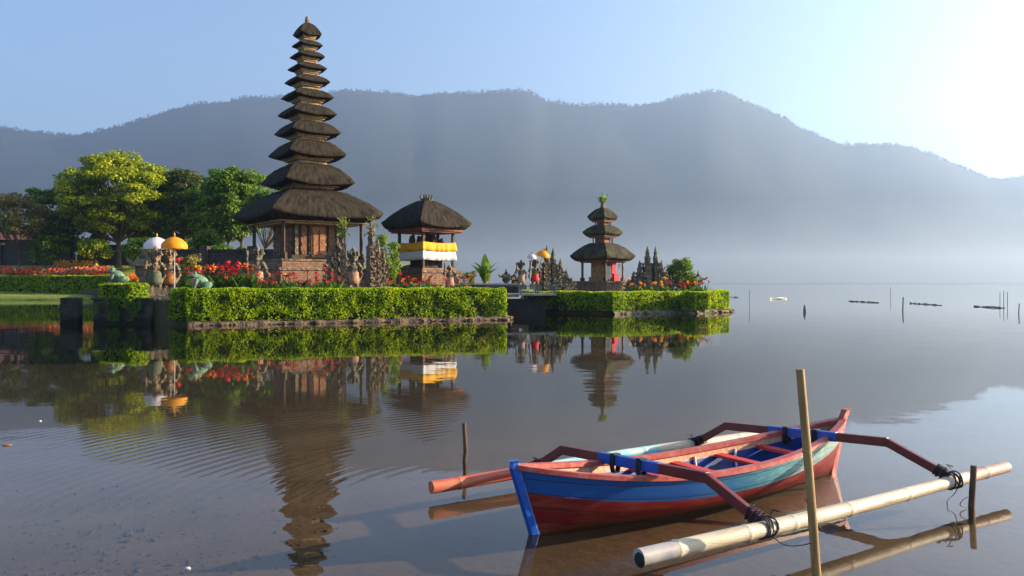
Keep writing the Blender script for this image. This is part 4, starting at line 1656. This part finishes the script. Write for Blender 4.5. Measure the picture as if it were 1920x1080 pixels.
T = 84 / F
tree('broad_tree', 'large spreading tree with a sunlit yellow green crown on the left bank', gtree(222, 84, 3.4), 2.6, .30, (.2, 0, 7.2), (5.9, 5.4, 4.4), 230, 170, .32, 'leaf_lit', 1.05, 3, 14, .52, low=-.85)
tree('dark_tree', 'dark green tree directly left of the large sunlit tree', gtree(138, 87, 3.4), 2.0, .24, (-.2, 0, 5.2), (4.0, 4, 4.2), 120, 170, .34, 'leaf_dark', 1.15, 4, 9, .45, low=-.9)
tree('olive_tree', 'sparse olive brown tree at the left edge by the red roof', gtree(38, 80, 3.0), 2.0, .16, (-.1, 0, 4.9), (2.5, 2.3, 2.7), 70, 90, .26, 'leaf_olive', .8, 5, 16, .6)
tree('dark_tree', 'red tinged dark tree between the two bright green trees', gtree(345, 86, 3.2), 3.6, .24, (.2, 0, 6.4), (3.5, 3.4, 4.2), 120, 170, .32, 'leaf_red', 1.1, 6, 10, .45, low=-.9)
tree('dark_tree', 'dark leafy tree low behind the yellow umbrella', gtree(285, 90, 3.2), 2.2, .22, (.2, 0, 5.0), (3.9, 3, 3.2), 95, 160, .32, 'leaf_dark', 1.1, 16, 9, .45, low=-.8)
tree('tall_green_tree', 'bright topped tree just left of the tall pagoda roofs', gtree(437, 66, 1.6), 3.6, .15, (.1, 0, 6.6), (2.6, 2.4, 3.1), 110, 150, .28, 'leaf_mid', .85, 7, 10, .42, stems=2, low=-.85)
tree('young_tree', 'thin stemmed tree half hidden behind the lowest roof of the tall pagoda', gtree(500, 60, 1.0), 3.4, .11, (.3, 0, 5.9), (1.7, 1.7, 1.7), 36, 120, .26, 'leaf_mid', .75, 8, 8, .5, stems=2)
tree('dark_shrub', 'dark shrub behind the tall cannas and the yellow umbrella', gtree(390, 60, 1.0), .8, .1, (0, 0, 2.4), (1.4, 1.3, 2.0), 50, 130, .2, 'leaf_dark', .6, 9, 6, .7, 'shrub')
tree('yellow_shrub', 'small yellow green shrub under the large sunlit tree', gtree(176, 80, 3.4), .7, .1, (0, 0, 1.4), (1.7, 1.2, 1.1), 26, 110, .25, 'leaf_lit', .7, 19, 6, .7, 'shrub')
tree('round_bush', 'tall bright bush between the gate pillars and the pavilion', gtree(724, 40.5, .9), .5, .08, (0, 0, 1.75), (.62, .6, 1.45), 50, 110, .13, 'leaf_bright', .3, 10, 8, .8, 'bush', low=-1)
tree('small_tree', 'small round tree right of the second split gate on the small island', gtree(1276, 47.5, .7), .55, .07, (0, 0, 1.35), (.75, .7, .95), 46, 110, .13, 'leaf_bright', .34, 11, 9, .75, low=-1)
tree('small_bush', 'low bush beside the stone lantern at the tip of the small island', gtree(1294, 46.3, .7), .2, .04, (0, 0, .6), (.4, .4, .45), 18, 90, .12, 'leaf_mid', .26, 12, 4, .8, 'bush', low=-1)
tree('pale_shrub', 'pale thin shrub left of the banana plant', gtree(879, 42, .9), .3, .04, (0, 0, .75), (.5, .45, .55), 16, 40, .12, 'leaf_olive', .25, 13, 9, .8, 'shrub', low=-1)
tree('pale_shrub', 'pale leaved shrub between the yellow umbrella and tall cannas', gtree(352, 36, .95), .4, .04, (0, 0, 1.3), (.5, .5, .6), 16, 60, .14, 'leaf_olive', .3, 14, 8, .8, 'shrub', low=-1)

for i, (px_, Y_, zb_, lm_, lab_) in enumerate(((262, 78, 3.0, 'leaf_mid', 'green shrub between the dark boundary wall and the white umbrella'), (352, 70, 2.0, 'leaf_dark', 'dark rounded shrub behind the tall cannas'), (420, 58, 1.2, 'leaf_mid', 'bright shrub before the temple wall left of the pagoda'), (468, 62, 1.3, 'leaf_dark', 'dark shrub below the left eave of the tall pagoda'), (85, 80, 3.2, 'leaf_dark', 'dark shrub before the boundary wall under the left trees'))):
    tree('green_shrub', lab_, gtree(px_, Y_, zb_), .7, .08, (0, 0, 1.7), (1.7, 1.3, 1.4), 34, 110, .22, lm_, .6, 50 + i, 6, .6, 'shrub', low=-1)
tree('dark_tree', 'dark green tree directly behind the tall bright topped tree', gtree(405, 84, 3.0), 2.6, .22, (.2, 0, 5.6), (3.2, 3, 3.4), 95, 160, .3, 'leaf_dark', 1.05, 61, 9, .45, low=-.9)

# banana plant
e = empty('banana_plant', gp(910, 42.5, 1.05), 0, 'young banana plant with upright bright leaves left of the footbridge', 'plant')
l_ = MB()
for az, L, lean, wd, z0 in ((100, 1.3, 12, .4, .55), (60, 1.15, 18, .4, .5), (-20, 1.1, 14, .38, .5), (140, 1.2, 60, .26, .55), (20, 1.2, 55, .26, .5), (-100, 1.0, 30, .3, .5), (-150, 1.15, 65, .26, .5), (200, 1.1, 75, .2, .6), (170, 1.2, 95, .18, .5), (-30, 1.05, 90, .18, .55), (10, 1.1, 70, .2, .5), (230, .9, 110, .16, .4), (-70, .9, 85, .2, .4), (150, .8, 60, .2, .4)):
    blade(l_, (random.gauss(0, .05), random.gauss(0, .05), z0), R(az), L, R(lean), wd, 0, 6)
e.scale = (1.25, 1.25, 1.15)
l_.build('leaves', M['leaf_bright'], e)
t = MB()
for k in range(4):
    t.tube([(random.gauss(0, .1), random.gauss(0, .1), -.05), (random.gauss(0, .05), random.gauss(0, .05), .6)], [.09, .05], 7)
t.build('stem', M['wood'], e)

# ------------------------------------------------------------------ walls, house, bridge
o = MB()
c_ = at(95, 475, 90)
o.box((c_.x - 8, 90, 4.4), (44, .4, 2.6))
for k in range(12):
    o.box((c_.x - 8 - 21 + k * 3.9, 89.9, 4.5), (.5, .7, 3.0))
o.box((c_.x - 8, 90, 5.76), (44, .6, .12))
tag(o.build('boundary_wall', M['wallbrick']), 'long dark boundary wall under the trees on the left bank', 'wall')
o = MB()
o.box((at(430, 480, 50).x, 50, 2.2), (9.5, .4, 2.7))
o.box((at(430, 480, 50).x, 50, 3.6), (9.6, .6, .12))
for k in range(4):
    o.box((at(430, 480, 50).x - 4.5 + k * 3, 49.9, 2.3), (.5, .6, 3.1))
tag(o.build('temple_wall', M['wallbrick']), 'dark stone wall behind the flowers left of the pagoda platform', 'wall')
o = MB()
c_ = at(908, 532, 41.5)
o.box((c_.x, 41.5, 1.15), (3.6, .3, .62))
w_ = o.build('low_wall', M['stone_dark'])
tag(w_, 'low wall with a pale coping behind the right end of the long hedge', 'wall')
t = MB()
t.box((c_.x, 41.5, 1.5), (3.7, .4, .07))
t.build('coping', M['slab'], w_)
# house at the left edge
hb = empty('red_roofed_house', (at(22, 470, 97).x, 97, 3.5), 0, 'low house with a faded red roof at the left edge behind the trees', 'house')
t = MB()
t.box((0, 0, 1.6), (8, 5, 3.2))
t.build('wall', M['stone_dark'], hb)
t = MB()
t.add([(-4.6, -3.2, 3.1), (4.6, -3.2, 3.1), (4.6, 3.2, 3.1), (-4.6, 3.2, 3.1), (-2.6, 0, 5.0), (2.6, 0, 5.0)], [(0, 1, 5, 4), (1, 2, 5), (2, 3, 4, 5), (3, 0, 4), (3, 2, 1, 0)])
t.build('roof', M['roof_tile'], hb)
# small garden lamp on the far bank
e = empty('garden_lamp', at(143, 491, 83), 0, 'small white topped garden lamp before the dark boundary wall', 'lamp')
t = MB()
t.tube([(0, 0, -.3), (0, 0, .75)], .06, 8)
t.build('post', M['gold_white'], e)
t = MB()
t.ell((0, 0, .88), (.17, .17, .17))
t.build('globe', M['white'], e)
# footbridge
e = empty('footbridge', (at(975, 545, 40.5).x, 40.5, 0), R(4), 'narrow footbridge joining the main island and the small pagoda island', 'bridge')
t = MB()
t.box((0, 0, .98), (3.6, 1.2, .1))
t.build('deck', M['slab'], e)
for yy in (-.55, .55):
    t = MB()
    t.box((0, yy, 1.40), (3.6, .06, .045))
    for k in range(5):
        t.box((-1.7 + k * .85, yy, 1.22), (.07, .06, .38))
    t.build('rail', M['rail'], e)
t = MB()
t.box((0, .1, .1), (2.6, .6, 1.3))
t.build('pier', M['near_black'], e)  # near-black colour paints in the shadow of the gap under the bridge

# ------------------------------------------------------------------ posts in the water by the island
p = atw(134, 607)
t = MB()
t.box((p.x, p.y, .3), (.64, .55, 1.4), R(6), 0, .97)
po_ = t.build('stone_post', M['post_wet'])
weather(po_, .07)
tag(po_, 'thick dark square post standing in the water near the left edge', 'post')
p = atw(266, 606)
t = MB()
t.tube([(p.x, p.y, -.8), (p.x, p.y, 1.36)], .035, 8)
tag(t.build('thin_pole', M['gold_white']), 'thin pale pole in the water before the dark retaining wall', 'pole')

# ------------------------------------------------------------------ far things on the lake
def far_pole(px_, py_, hpx, r_, label, m='pole_dark', lean=0):
    q = atw(px_, py_)
    hh = hpx / F * q.y
    t = MB()
    t.tube([(q.x, q.y, -.6), (q.x + lean, q.y, hh)], [r_ * .75, r_ * .6], 6)
    tag(t.build('lake_pole', M[m]), label, 'pole', 'poles standing in the open lake')


far_pole(1692, 581, 24, .055, 'thick brown pole standing in the open lake between the float lines', 'pole_dark', .05)
far_pole(1909, 588, 19, .04, 'thin leaning pole in the open lake at the right edge', 'pole_dark', .06)
far_pole(1405, 574, 30, .025, 'faint thin pole in the open lake right of the small island')
far_pole(1670, 560, 22, .03, 'faint thin pole in the lake left of the thick brown pole')
for i, (a_, b_, c_) in enumerate(((1875, 572, 24), (1882, 573, 28), (1889, 573, 26))):
    far_pole(a_, b_, c_, .03, 'one of three faint poles close together above the right float line')


def float_line(pa, pb, n, label, seed, gap=.3):
    rdx = random.Random(seed)
    a_, b_ = atw(*pa), atw(*pb)
    t = MB()
    t.tube([a_ + Vector((0, 0, .02)), b_ + Vector((0, 0, .02))], .02, 5)
    for i in range(n):
        if rdx.random() < gap:
            continue
        q0, q1 = a_.lerp(b_, i / n), a_.lerp(b_, (i + .75) / n)
        zz = rdx.uniform(.03, .09)
        t.tube([q0 + Vector((0, 0, zz)), q1 + Vector((0, 0, zz * rdx.uniform(.6, 1.2)))], .03, 6)
    tag(t.build('float_line', M['netline']), label, 'net floats', 'lines of net floats on the lake')


float_line((1590, 565), (1648, 568), 14, 'pale broken line of net floats left of the thick brown pole', 1, .2)
float_line((1706, 569), (1766, 573), 14, 'dotted line of net floats just right of the thick brown pole', 2, .4)
float_line((1826, 575), (1884, 578), 10, 'dark solid line of net floats near the right edge of the lake', 3, .1)
float_line((1366, 557), (1384, 558), 5, 'short line of net floats beside the tip of the small island', 4, .2)
q = atw(1460, 561)
t = MB()
vs = []
for x_, wd in ((-1.75, .03), (-1.3, .25), (.0, .36), (1.3, .25), (1.75, .03)):
    zt_ = .10 + abs(x_) * .04
    vs += [(x_, -wd, zt_), (x_, -wd * .5, .0), (x_, wd * .5, .0), (x_, wd, zt_)]
t.add(vs, [(4 * i + j, 4 * i + j + 1, 4 * i + j + 5, 4 * i + j + 4)[::-1] for i in range(4) for j in range(3)])
ob = t.build('white_canoe', M['white'], None, None, (q.x, q.y, 0))
ob.rotation_euler = (0, 0, R(48))
tag(ob, 'tiny white canoe far out on the lake', 'boat')
q = atw(1509, 585)
t = MB()
t.lathe([(.06, -.3), (.09, .05), (.08, .22), (.04, .28), (.06, .34), (.01, .4)], 8, (q.x, q.y, 0))
tag(t.build('mooring_stub', M['netline']), 'short dark stub poking out of the lake below the white canoe', 'post')

# ------------------------------------------------------------------ the outrigger boat
BA = math.atan2(.543, .84)
ub, nb2 = Vector((.84, .543, 0)), Vector((-.543, .84, 0))
bo = ub * 4.39 + nb2 * 4.17
boat = empty('outrigger_boat', (bo.x, bo.y, 0), BA, 'red and blue wooden outrigger boat with bamboo floats moored in the foreground', 'boat')


def sheer(t):
    d_ = abs(2 * t - 1)
    return .272 + (.17 if t < .5 else .155) * d_ ** 2.1


def hbeam(t):
    d_ = abs(2 * t - 1)
    return .33 * max(0.0, 1 - d_ ** 2.3) ** .85 + .012


def keel(t):
    d_ = abs(2 * t - 1)
    return -.07 + .05 * d_ ** 3


def xend(z, e):
    return (-1.69 + .17 * (1 - z / .5)) if e < 0 else (1.69 - .17 * (1 - z / .49))


NT = 40
ts = [.5 - .5 * math.cos(PI * i / NT) * (.6 + .4 * abs(math.cos(PI * i / NT))) for i in range(NT + 1)]


def hp(t, k, side, inset=0.0):
    zs, zk = sheer(t), keel(t)
    z = zs + (zk - zs) * k
    wdt = max(0, hbeam(t) - inset) * max(0, 1 - .25 * k - .75 * k ** 5)
    x = xend(z, -1) * (1 - t) + xend(z, 1) * t
    return Vector((x, side * wdt, z))


def shell(o, ks, mi_of, inset=0.0, flip=False):
    for side in (-1, 1):
        vs = [hp(t, k(t) if callable(k) else k, side, inset) for t in ts for k in ks]
        n = len(ks)
        for i in range(NT):
            for j in range(n - 1):
                f = (i * n + j, (i + 1) * n + j, (i + 1) * n + j + 1, i * n + j + 1)
                if (side > 0) != flip:
                    f = f[::-1]
                o.add([vs[q_] for q_ in f], [(0, 1, 2, 3)], mi_of(j), True)


kb = lambda d_: (lambda t: d_ / (sheer(t) - keel(t)))
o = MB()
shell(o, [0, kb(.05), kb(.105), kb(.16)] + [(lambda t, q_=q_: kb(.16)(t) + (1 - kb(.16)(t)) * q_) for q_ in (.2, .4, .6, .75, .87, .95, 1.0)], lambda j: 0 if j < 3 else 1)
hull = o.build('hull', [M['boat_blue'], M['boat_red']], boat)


def weld(ob, d_=.0004):
    m_ = ob.modifiers.new('weld', 'WELD')
    m_.merge_threshold = d_


weld(hull)
o = MB()
shell(o, [.0, kb(.03), kb(.07)], lambda j: 0, .022, True)
ob = o.build('inner_strake', M['strake'], boat)
weld(ob)
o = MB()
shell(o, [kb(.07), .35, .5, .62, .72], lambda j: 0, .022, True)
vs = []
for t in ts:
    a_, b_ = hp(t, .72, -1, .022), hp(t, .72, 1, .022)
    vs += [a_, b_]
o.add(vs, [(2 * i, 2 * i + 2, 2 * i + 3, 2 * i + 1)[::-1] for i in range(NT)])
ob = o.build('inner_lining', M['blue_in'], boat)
weld(ob)
# gunwale rails
for side in (-1, 1):
    o = MB()
    vs = []
    for t in ts:
        c_ = hp(t, 0, side)
        wi, wo = .045, .016
        yi = side * max(.0, abs(c_.y) - wi)
        yo = c_.y + side * wo
        vs += [(c_.x, yi, c_.z + .018), (c_.x, yo, c_.z + .018), (c_.x, yo, c_.z - .012), (c_.x, yi, c_.z - .012)]
    fs = []
    for i in range(NT):
        for j in range(4):
            f = (4 * i + j, 4 * i + (j + 1) % 4, 4 * i + 4 + (j + 1) % 4, 4 * i + 4 + j)
            fs.append(f if side < 0 else f[::-1])
    o.add(vs, fs)
    o.build('gunwale', M['gunwale'], boat)
# stem posts
o = MB()
pts = [(xend(z, -1) - .012, z) for z in (.002, .1, .25, .38, .44, .485)]
vs, fs = [], []
for i, (x, z) in enumerate(pts):
    hw = .027 if i < 5 else .018
    dx = .03 if i < 5 else .022
    fx = x + (.0 if i < 5 else .014)
    vs += [(fx - dx, -hw * .7, z), (fx - dx, hw * .7, z), (fx + .035, hw, z), (fx + .035, -hw, z)]
for i in range(len(pts) - 1):
    for j in range(4):
        fs.append((4 * i + j, 4 * i + (j + 1) % 4, 4 * i + 4 + (j + 1) % 4, 4 * i + 4 + j)[::-1])
fs.append(tuple(range(4 * len(pts) - 4, 4 * len(pts))))
o.add(vs, fs)
ob = o.build('stem_post', M['blue'], boat)
bv = ob.modifiers.new('bevel', 'BEVEL')
bv.width = .012
bv.segments = 3
o = MB()
pts = [(xend(z, 1) + .004, z) for z in (-.05, .15, .3, .42)] + [(1.70, .47), (1.73, .515)]
vs, fs = [], []
for i, (x, z) in enumerate(pts):
    hw = .026
    vs += [(x - .05, -hw, z), (x - .05, hw, z), (x + .028, hw * .7, z), (x + .028, -hw * .7, z)]
for i in range(len(pts) - 1):
    for j in range(4):
        fs.append((4 * i + j, 4 * i + (j + 1) % 4, 4 * i + 4 + (j + 1) % 4, 4 * i + 4 + j)[::-1])
fs.append(tuple(range(4 * len(pts) - 4, 4 * len(pts))))
o.add(vs, fs)
ob = o.build('stern_post', M['gunwale'], boat)
bv = ob.modifiers.new('bevel', 'BEVEL')
bv.width = .008
bv.segments = 2
# thwarts
for s_ in (4.37, 4.84, 5.27, 3.95):
    t = (s_ - 2.70) / 3.38
    x = s_ - 4.39
    b_ = hbeam(t) - .03
    o = MB()
    o.box((x, 0, sheer(t) - .062), (.085, 2 * b_ * .94, .022))
    o.build('seat', M['thwart'], boat)
# pale frame knees between the seats
for s_ in (4.6, 5.05):
    t = (s_ - 2.70) / 3.38
    pts = []
    for i in range(7):
        f = i / 6
        q = hp(t, .12 + .58 * f, 1, .035)
        pts.append(q)
    o = MB()
    o.tube(pts, .011, 6)
    o.build('frame_knee', M['white'], boat)
    o = MB()
    o.tube([hp(t, .12 + .58 * i / 6, -1, .035) for i in range(7)], .011, 6)
    o.build('frame_knee', M['white'], boat)


# floats
def bamboo(o, a_, b_, ra, rb, nodes, mis, seed):
    rdx = random.Random(seed)
    a_, b_ = Vector(a_), Vector(b_)
    L = (b_ - a_).length
    n = 46
    marks = [(i + rdx.uniform(.2, .5)) / nodes for i in range(nodes)]
    pts, rad = [], []
    fr_ = sorted(set([i / n for i in range(n + 1)] + [m_ + d_ for m_ in marks for d_ in (-.006, -.003, 0, .003, .006) if 0 < m_ + d_ < 1]))
    for f in fr_:
        k = max([max(0, 1 - abs(f - m_) / .005) for m_ in marks])
        p_ = a_.lerp(b_, f) + Vector((0, .009 * math.sin(f * 7 + seed), .010 * math.sin(f * 4.3 + seed)))
        pts.append(p_)
        rad.append((ra + (rb - ra) * f) * (1 + .10 * k - .04 * max([max(0, 1 - abs(f - m_ - .008) / .004) for m_ in marks])))
    start = 0
    for (f1, mi) in mis:
        end = next(i for i, f in enumerate(fr_) if f >= f1 - 1e-6)
        o.tube(pts[start:end + 1], rad[start:end + 1], 18, mi, f1 >= 1 or start == 0)
        start = end


o = MB()
bamboo(o, (-1.63, -1.104, .178), (2.11, -1.104, .182), .047, .041, 7, [(.05, 1), (.84, 0), (1.0, 2)], 2)
fl_near = o.build('float', [M['bamboo'], M['bamboo_grey'], M['bamboo_tan']], boat)
o = MB()
o.lathe([(.040, -.004), (.036, .003), (.0, .004)], 18, (0, 0, 0))
capn = o.build('end_cap', M['near_black'], fl_near)
capn.matrix_local = Matrix.Translation((-1.633, -1.104, .178)) @ Matrix.Rotation(R(-90), 4, 'Y')
o = MB()
bamboo(o, (-1.72, 1.062, .104), (1.87, 1.062, .106), .047, .043, 6, [(.30, 0), (.62, 1), (1.0, 2)], 5)
fl_far = o.build('float', [M['bamboo_red'], M['bamboo_cyan'], M['bamboo']], boat)


# cross arms
def bar(o, a_, b_, wd, ht, mi=0):
    "rectangular beam between two points whose top edge runs through them"
    a_, b_ = Vector(a_), Vector(b_)
    d_ = (b_ - a_).normalized()
    sdv = d_.cross(Vector((0, 0, 1))).normalized() * (wd / 2)
    up = sdv.normalized().cross(d_) * ht
    if up.z < 0:
        up = -up
    vs = [a_ - sdv - up, a_ + sdv - up, a_ + sdv, a_ - sdv, b_ - sdv - up, b_ + sdv - up, b_ + sdv, b_ - sdv]
    o.add(vs, [(0, 1, 2, 3), (7, 6, 5, 4), (0, 4, 5, 1), (1, 5, 6, 2), (2, 6, 7, 3), (3, 7, 4, 0)], mi)


def strap(o, c_, axis, wd, ht, ln):
    pass


for (nx0, nk, fk, fx0, seed) in (((-.67, -1.10, .235), (-.70, -.69, .425), (-.76, .75, .352), (-.81, 1.06, .15), 1), ((1.33, -1.10, .235), (1.26, -.66, .425), (1.06, .764, .354), (.97, 1.06, .15), 2)):
    nx0, nk, fk, fx0 = map(Vector, (nx0, nk, fk, fx0))
    arm = MB()
    bar(arm, fk, nk, .045, .068)
    bar(arm, nk + Vector((0, .004, -.002)), nx0, .042, .062)
    bar(arm, fk + Vector((0, -.004, -.002)), fx0, .042, .062)
    ao = arm.build('cross_arm', M['arm_red'], boat)
    bv = ao.modifiers.new('bevel', 'BEVEL')
    bv.width = .005
    bv.segments = 2
    o = MB()
    bar(o, fk.lerp(nk, .308) + Vector((0, 0, .003)), fk.lerp(nk, .722) + Vector((0, 0, .003)), .051, .074)
    bb = o.build('blue_sleeve', M['blue'], ao)
    bv = bb.modifiers.new('bevel', 'BEVEL')
    bv.width = .005
    bv.segments = 2
    for f in (.42, .60):
        c_ = fk.lerp(nk, f)
        o = MB()
        for j in range(5):
            q = c_ + (nk - fk).normalized() * (j - 2) * .009
            dx = (nk - fk).cross(Vector((0, 0, 1))).normalized()
            loop = [q + dx * .030 + Vector((0, 0, .008)), q - dx * .030 + Vector((0, 0, .008)), q - dx * .031 + Vector((0, 0, -.078)), q - dx * .02 + Vector((0, 0, -.12)), q + dx * .02 + Vector((0, 0, -.12)), q + dx * .031 + Vector((0, 0, -.078)), q + dx * .030 + Vector((0, 0, .008))]
            o.tube(loop, .0055, 6)
        o.build('lashing', M['rope'], ao)
    # rope lashings where the arm meets each float
    rdx = random.Random(seed)
    for end, kn, fy, fz in ((nx0, nk, -1.104, .18), (fx0, fk, 1.062, .105)):
        o = MB()
        for j in range(7):
            x_ = end.x + rdx.uniform(-.035, .035)
            pts = []
            r_ = .049 + rdx.uniform(0, .006)
            sk = rdx.uniform(-.05, .05)
            for k in range(15):
                a_ = 2 * PI * k / 14
                pts.append((x_ + sk * math.sin(a_ + j), fy + math.cos(a_) * r_, fz + math.sin(a_) * r_ * (1.0 if math.sin(a_) < 0 else 1.25)))
            o.tube(pts, .005, 6, 0, False)
        dirv = (kn - end).normalized()
        for j in range(6):
            c_ = end + dirv * (.015 + j * .017 + rdx.uniform(-.005, .005))
            up = Vector((0, 0, 1)) - dirv * dirv.z
            up.normalize()
            sdv = dirv.cross(up)
            loop = [c_ + sdv * .027 + up * .008, c_ - sdv * .027 + up * .008, c_ - sdv * .027 - up * .07, c_ + sdv * .027 - up * .07, c_ + sdv * .027 + up * .008]
            loop = [q + Vector([rdx.gauss(0, .003) for _ in range(3)]) for q in loop]
            o.tube(loop, .0048, 6, 0, False)
        for j in range(1):
            c_ = end + Vector((rdx.gauss(0, .02), rdx.gauss(0, .02), .03))
            o.tube([c_, c_ + Vector((rdx.gauss(0, .02), rdx.gauss(0, .02), .03)), c_ + Vector((rdx.gauss(0, .04), rdx.gauss(0, .03), .02))], .0045, 5)
        o.build('lashing', M['rope'], ao)

# poles the boat is tied to
ZW = 0


def wpole(name, pts, rad, m, label, nodes=0):
    o = MB()
    o.tube(pts, rad, 12)
    for k in range(nodes):
        f = (k + .7) / (nodes + .6)
        a_, b_ = Vector(pts[0]), Vector(pts[-1])
        q = a_.lerp(b_, f)
        d_ = (b_ - a_).normalized() * .006
        r_ = (rad[0] + (rad[-1] - rad[0]) * f) * 1.09
        o.tube([q - d_, q + d_], r_, 12)
    return tag(o.build(name, M[m]), label, 'pole')


tb = atw(1531, 1079)
tt = at(1500, 692, tb.y)
d_ = (tb - tt).normalized()
wpole('mooring_pole', [tt, tt.lerp(tb, .5) + Vector((.004, 0, 0)), tb + d_ * .09], [.0225, .024, .025], 'pole', 'tall leaning bamboo pole standing in front of the boat', 4)
q = atw(1821, 951)
short_pole = wpole('mooring_pole', [at(1826, 873, q.y), q + Vector((-.005, 0, -.12))], [.021, .022], 'pole_dark', 'short dark pole beside the right end of the near bamboo float')
q = atw(871, 864)
wpole('mooring_pole', [at(870, 793, q.y), at(873, 845, q.y), at(871, 864, q.y), q + Vector((0, 0, -.14))], [.018, .02, .019, .02], 'pole_dark', 'short crooked pole behind the left end of the far red float')

# mooring cords
def cord(pts, holder, r_=.0035):
    P_ = [Vector(p_) for p_ in pts]
    out = []
    for i in range(len(P_) - 1):
        for k in range(8):
            t = k / 8
            p0, p1, p2, p3 = P_[max(i - 1, 0)], P_[i], P_[i + 1], P_[min(i + 2, len(P_) - 1)]
            out.append(.5 * ((2 * p1) + (p2 - p0) * t + (2 * p0 - 5 * p1 + 4 * p2 - p3) * t * t + (3 * p1 - p0 - 3 * p2 + p3) * t ** 3))
    out.append(P_[-1])
    o = MB()
    o.tube(out, r_, 6)
    ob = o.build('mooring_cord', M['cord'], holder)
    if holder is boat:
        ob.matrix_parent_inverse = mw.inverted()


fa = boat.matrix_basis
mw = Matrix.Translation((bo.x, bo.y, 0)) @ Matrix.Rotation(BA, 4, 'Z')
p0 = mw @ Vector((-.66, -1.15, .17))
yt = tb.y
cord([p0, at(1447, 997, 4.68), at(1458, 1014, 4.6), at(1478, 1023, 4.5), at(1505, 1022, 4.42), at(1522, 1017, tb.y - .03)], boat)
p1 = mw @ Vector((1.34, -1.145, .15))
q = atw(1821, 951)
cord([p1, at(1790, 925, 5.75), at(1776, 942, 5.7), at(1783, 962, 5.68), at(1792, 985, 5.3)], boat)
cord([at(1814, 932, q.y - .03), at(1803, 940, q.y - .05), at(1801, 948, q.y - .05), at(1812, 951, q.y - .03)], short_pole)

# bits floating on the water
for (px_, py_, s_, m_, lab) in ((13, 835, .05, 'orange_cloth', 'orange scrap floating on the water at the left edge'), (352, 1067, .018, 'white', 'tiny white scrap floating near the bottom edge'), (75, 790, .02, 'white', 'tiny pale scrap floating in the sky reflection at left')):
    q = atw(px_, py_)
    t = MB()
    t.ell((q.x, q.y, .004), (s_, s_ * .6, .008), None, 8)
    tag(t.build('floating_scrap', M[m_]), lab, 'litter')
